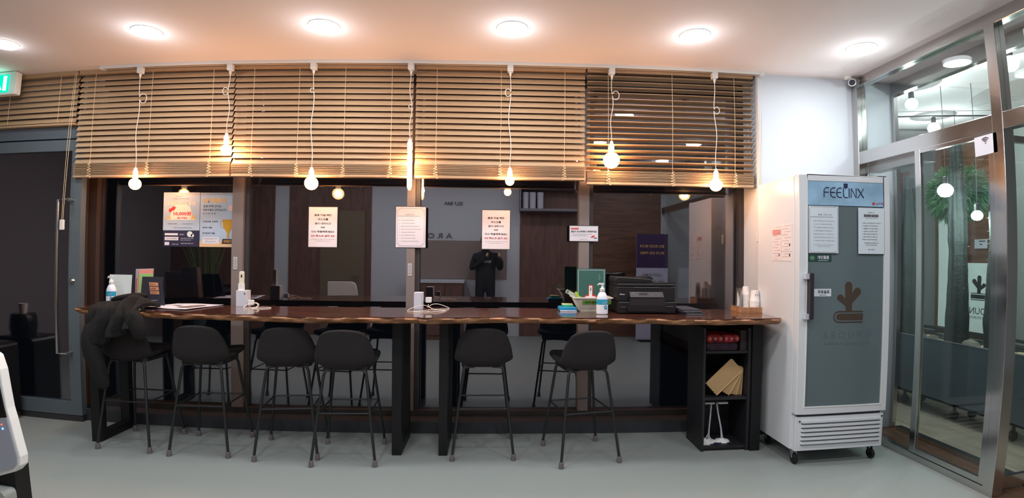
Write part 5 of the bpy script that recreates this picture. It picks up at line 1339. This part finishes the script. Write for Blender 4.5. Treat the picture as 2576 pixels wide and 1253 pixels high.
# ------------------------------------------------------------------ objects cut by the left edge
t = thing('kiosk', 'grey and black upright kiosk panel with white rim cut by the left edge', 'kiosk', (-1.98 - 0.035, 1.6, 0))
o_ = [(-2.10, 1.02), (-1.80, 1.02), (-1.755, 1.00), (-1.735, 0.95), (-1.712, 0.81), (-1.700, 0.77), (-1.668, 0.635), (-1.672, 0.60), (-1.70, 0.575), (-1.82, 0.535), (-2.10, 0.47)]
o2 = [(x_ - 0.008 if i_ not in (0, 10) else x_, z_ + (0.008 if z_ < 0.7 else -0.008)) for i_, (x_, z_) in enumerate(o_)]
MB(Matrix.Translation((1.98, -1.6, 0))).prism(o_, 1.60, 1.64).build('white_shell', M_white, t, world=False, bevel=0.004)
up = [(x_, max(z_, 0.775)) for x_, z_ in o2[:6]] + [(-2.10, 0.74)]
MB(Matrix.Translation((1.98, -1.6, 0))).prism([(-2.10, 1.008), (-1.803, 1.008), (-1.765, 0.99), (-1.748, 0.945), (-1.722, 0.812), (-1.714, 0.778), (-2.10, 0.72)], 1.596, 1.60).build('black_screen', mat('gloss_black', (14, 14, 17), 0.15), t, world=False)
MB(Matrix.Translation((1.98, -1.6, 0))).prism([(-2.10, 0.72), (-1.714, 0.778), (-1.682, 0.64), (-1.686, 0.607), (-1.71, 0.587), (-1.83, 0.548), (-2.10, 0.48)], 1.596, 1.60).build('silver_panel', mat('silver_panel', (168, 172, 186), 0.35, metal=0.3), t, world=False)
MB(Matrix.Translation((1.98, -1.6, 0))).lathe([(0, -0.002), (0.0035, -0.002), (0.0035, 0)], (-1.734, 1.596, 0.735), 10, 'y').build('blue_light', emission('led_blue', (0.05, 0.2, 1.0), 8), t, world=False)
MB(Matrix.Translation((1.98, -1.6, 0))).lathe([(0, -0.002), (0.0025, -0.002), (0.0025, 0)], (-1.738, 1.596, 0.75), 10, 'y').build('red_light', emission('led_red', (1.0, 0.08, 0.05), 4), t, world=False)
MB(Matrix.Translation((1.98, -1.6, 0))).box(-1.90, 1.63, 0.02, -1.735, 1.70, 0.58).box(-2.1, 1.55, 0, -1.7, 1.8, 0.02).build('stand', M_black, t, world=False)
MB(Matrix.Translation((1.98, -1.6, 0))).rbox(-1.95, 1.57, 0.42, -1.735, 1.628, 0.50, 0.02).build('lower_tray', mat('pale_grey_plastic', (150, 156, 152), 0.5), t, world=False)
t = thing('waste_bin', 'glossy black bin with rounded corner standing before the glass door', 'bin', (-4.0, 3.53, 0))
MB().rbox(-4.30, 3.40, 0.02, -3.87, 3.70, 0.64, 0.05, 'y').build('body', mat('bin_black', (16, 16, 18), 0.25), t, world=True, bevel=0.012)
MB().lathe([(0.10, 0), (0.115, 0.06), (0.11, 0.14), (0.10, 0.185), (0.0, 0.185)], (-4.12, 3.55, 0.64), 20).build('bag_top', mat('bag_black', (20, 20, 22), 0.2, bump=(18, 0.8)), t, world=True, smooth=True)
MB().box(-4.2, 3.43, 0, -4.15, 3.48, 0.02).box(-3.95, 3.43, 0, -3.90, 3.48, 0.02).box(-3.95, 3.63, 0, -3.90, 3.68, 0.02).build('foot', M_black, t, world=True)
t = thing('paper_cup', 'white paper cup standing on the black bin at the photo edge', 'cup', (-4.12, 3.55, 0.825))
MB().lathe([(0, 0), (0.026, 0), (0.036, 0.085), (0.038, 0.087), (0.034, 0.085), (0.0, 0.006)], (0, 0, 0), 20).build('cup_body', M_cup, t, smooth=True)
# tall plant behind the viewer, mirrored in the glass
t = thing('potted_grass', 'tall reed plant in a pot, mirrored faintly above the folders', 'plant', (-4.6, 0.2, 0))
MB().lathe([(0, 0), (0.16, 0), (0.2, 0.5), (0.18, 0.5), (0.17, 0.4), (0, 0.4)], (0, 0, 0), 24).build('pot', M_plant, t, smooth=True)
lf = MB()
for k in range(60):
    a = random.uniform(0, 6.28); r_2 = random.uniform(0.03, 0.32); h_ = random.uniform(0.9, 1.5)
    p0 = Vector((0.08 * math.cos(a), 0.08 * math.sin(a), 0.4)); p1 = p0 + Vector((r_2 * 0.4 * math.cos(a), r_2 * 0.4 * math.sin(a), h_ * 0.6)); p2 = p0 + Vector((r_2 * math.cos(a), r_2 * math.sin(a), h_))
    lf.tube([p0, p1, p2], [0.012, 0.010, 0.002], 4)
lf.build('leaves', mat('reed_green', (110, 116, 70), 0.7), t)

# ------------------------------------------------------------------ the photographer (seen only mirrored in the window)
def skin_body(name, joints, edges, mt, parent, sub=2, root=0):
    me = bpy.data.meshes.new(name)
    me.from_pydata([j[0] for j in joints], edges, [])
    o = bpy.data.objects.new(name, me); C.objects.link(o); o.parent = parent
    sk = o.modifiers.new('skin', 'SKIN'); sk.use_smooth_shade = True
    lay = me.skin_vertices[0] if me.skin_vertices else None
    if lay is None:
        bm = bmesh.new(); bm.from_mesh(me); bm.verts.layers.skin.verify(); bm.to_mesh(me); bm.free(); lay = me.skin_vertices[0]
    for i, j in enumerate(joints):
        r_3 = j[1]; lay.data[i].radius = (r_3, r_3) if not isinstance(r_3, tuple) else r_3
        lay.data[i].use_root = (i == root)
    sb = o.modifiers.new('sub', 'SUBSURF'); sb.levels = sub; sb.render_levels = sub
    me.materials.append(mt)
    return o
pr = thing('person', 'person in dark hooded top holding up a phone, mirrored in the window', 'person', (-0.16, -0.20, 0))
Pz = [((0, 0, 0.92), (0.18, 0.12)), ((0, 0, 1.08), (0.17, 0.12)), ((0, 0, 1.25), (0.19, 0.115)), ((0, 0, 1.36), (0.16, 0.095)), ((0, 0, 1.44), (0.055, 0.055)), ((0, 0.01, 1.50), 0.055), ((0, 0.02, 1.58), (0.078, 0.09)), ((0, 0.015, 1.66), (0.06, 0.07)),
      ((-0.17, 0, 1.36), 0.058), ((-0.235, 0.03, 1.14), 0.055), ((-0.05, 0.14, 1.28), 0.036), ((0.0, 0.155, 1.34), 0.026),
      ((0.17, 0, 1.36), 0.058), ((0.25, 0.03, 1.14), 0.055), ((0.26, 0.14, 1.28), 0.036), ((0.23, 0.155, 1.34), 0.026),
      ((-0.09, 0, 0.84), (0.095, 0.09)), ((-0.10, 0.01, 0.48), 0.058), ((-0.10, 0, 0.09), 0.042), ((-0.10, 0.10, 0.04), 0.036),
      ((0.09, 0, 0.84), (0.095, 0.09)), ((0.10, 0.01, 0.48), 0.058), ((0.10, 0, 0.09), 0.042), ((0.10, 0.10, 0.04), 0.036)]
Ed = [(0, 1), (1, 2), (2, 3), (3, 4), (4, 5), (5, 6), (6, 7), (3, 8), (8, 9), (9, 10), (10, 11), (3, 12), (12, 13), (13, 14), (14, 15), (0, 16), (16, 17), (17, 18), (18, 19), (0, 20), (20, 21), (21, 22), (22, 23)]
skin_body('body', Pz, Ed, mat('dark_hoodie', (36, 34, 38), 0.9), pr)
M_skin = mat('skin', (206, 160, 132), 0.55)
MB().lathe([(0, -0.11), (0.05, -0.095), (0.072, -0.04), (0.078, 0.02), (0.068, 0.08), (0.04, 0.11), (0, 0.118)], (0, 0.035, 1.585), 24, 'z', 1, 1.15).build('face', M_skin, pr, smooth=True)
MB().lathe([(0.083, -0.02), (0.086, 0.03), (0.076, 0.09), (0.045, 0.125), (0, 0.135)], (0, 0.02, 1.60), 24, 'z', 1, 1.15).build('hair', M_ink, pr, smooth=True)
MB().prism([(-0.012, 1.555), (0.012, 1.555), (0.0, 1.60)], 0.12, 0.135).build('nose', M_skin, pr)
MB().box(-0.04, 0.108, 1.598, -0.018, 0.118, 1.606).box(0.018, 0.108, 1.598, 0.04, 0.118, 1.606).build('eyes', M_ink, pr)
MB().box(-0.022, 0.108, 1.522, 0.022, 0.117, 1.528).build('mouth', M_inkr, pr)
textmesh('chest_lettering', [('ROOK', 0.02, 0.112, 1.27, 0.14, 0.045, 'c')], M_paper, pr, BACK, world=False, bold=0.04)
for sx, hx in ((-1, 0.02), (1, 0.23)):
    palm = [((hx, 0.155, 1.345), 0.024), ((hx - 0.004 * sx, 0.165, 1.375), 0.026)]
    e_ = [(0, 1)]
    for k in range(4):
        z = 1.362 + 0.016 * k
        palm += [((hx - sx * 0.012, 0.172, z), 0.0085), ((hx - sx * 0.026 - sx * 0.004 * (k == 1 or k == 2), 0.158, z + 0.002), 0.008)]
        e_ += [(1, len(palm) - 2), (len(palm) - 2, len(palm) - 1)]
    palm += [((hx - sx * 0.008, 0.14, 1.365), 0.010), ((hx - sx * 0.028, 0.132, 1.378), 0.009)]
    e_ += [(0, len(palm) - 2), (len(palm) - 2, len(palm) - 1)]
    skin_body('hand', palm, e_, M_skin, pr, 1, 0)
ph = thing('phone', 'dark phone held up by the mirrored person', 'phone', (-0.035, -0.035, 1.38))
MB().rbox(-0.075, -0.004, -0.036, 0.075, 0.004, 0.036, 0.008).build('phone_body', M_black, ph)
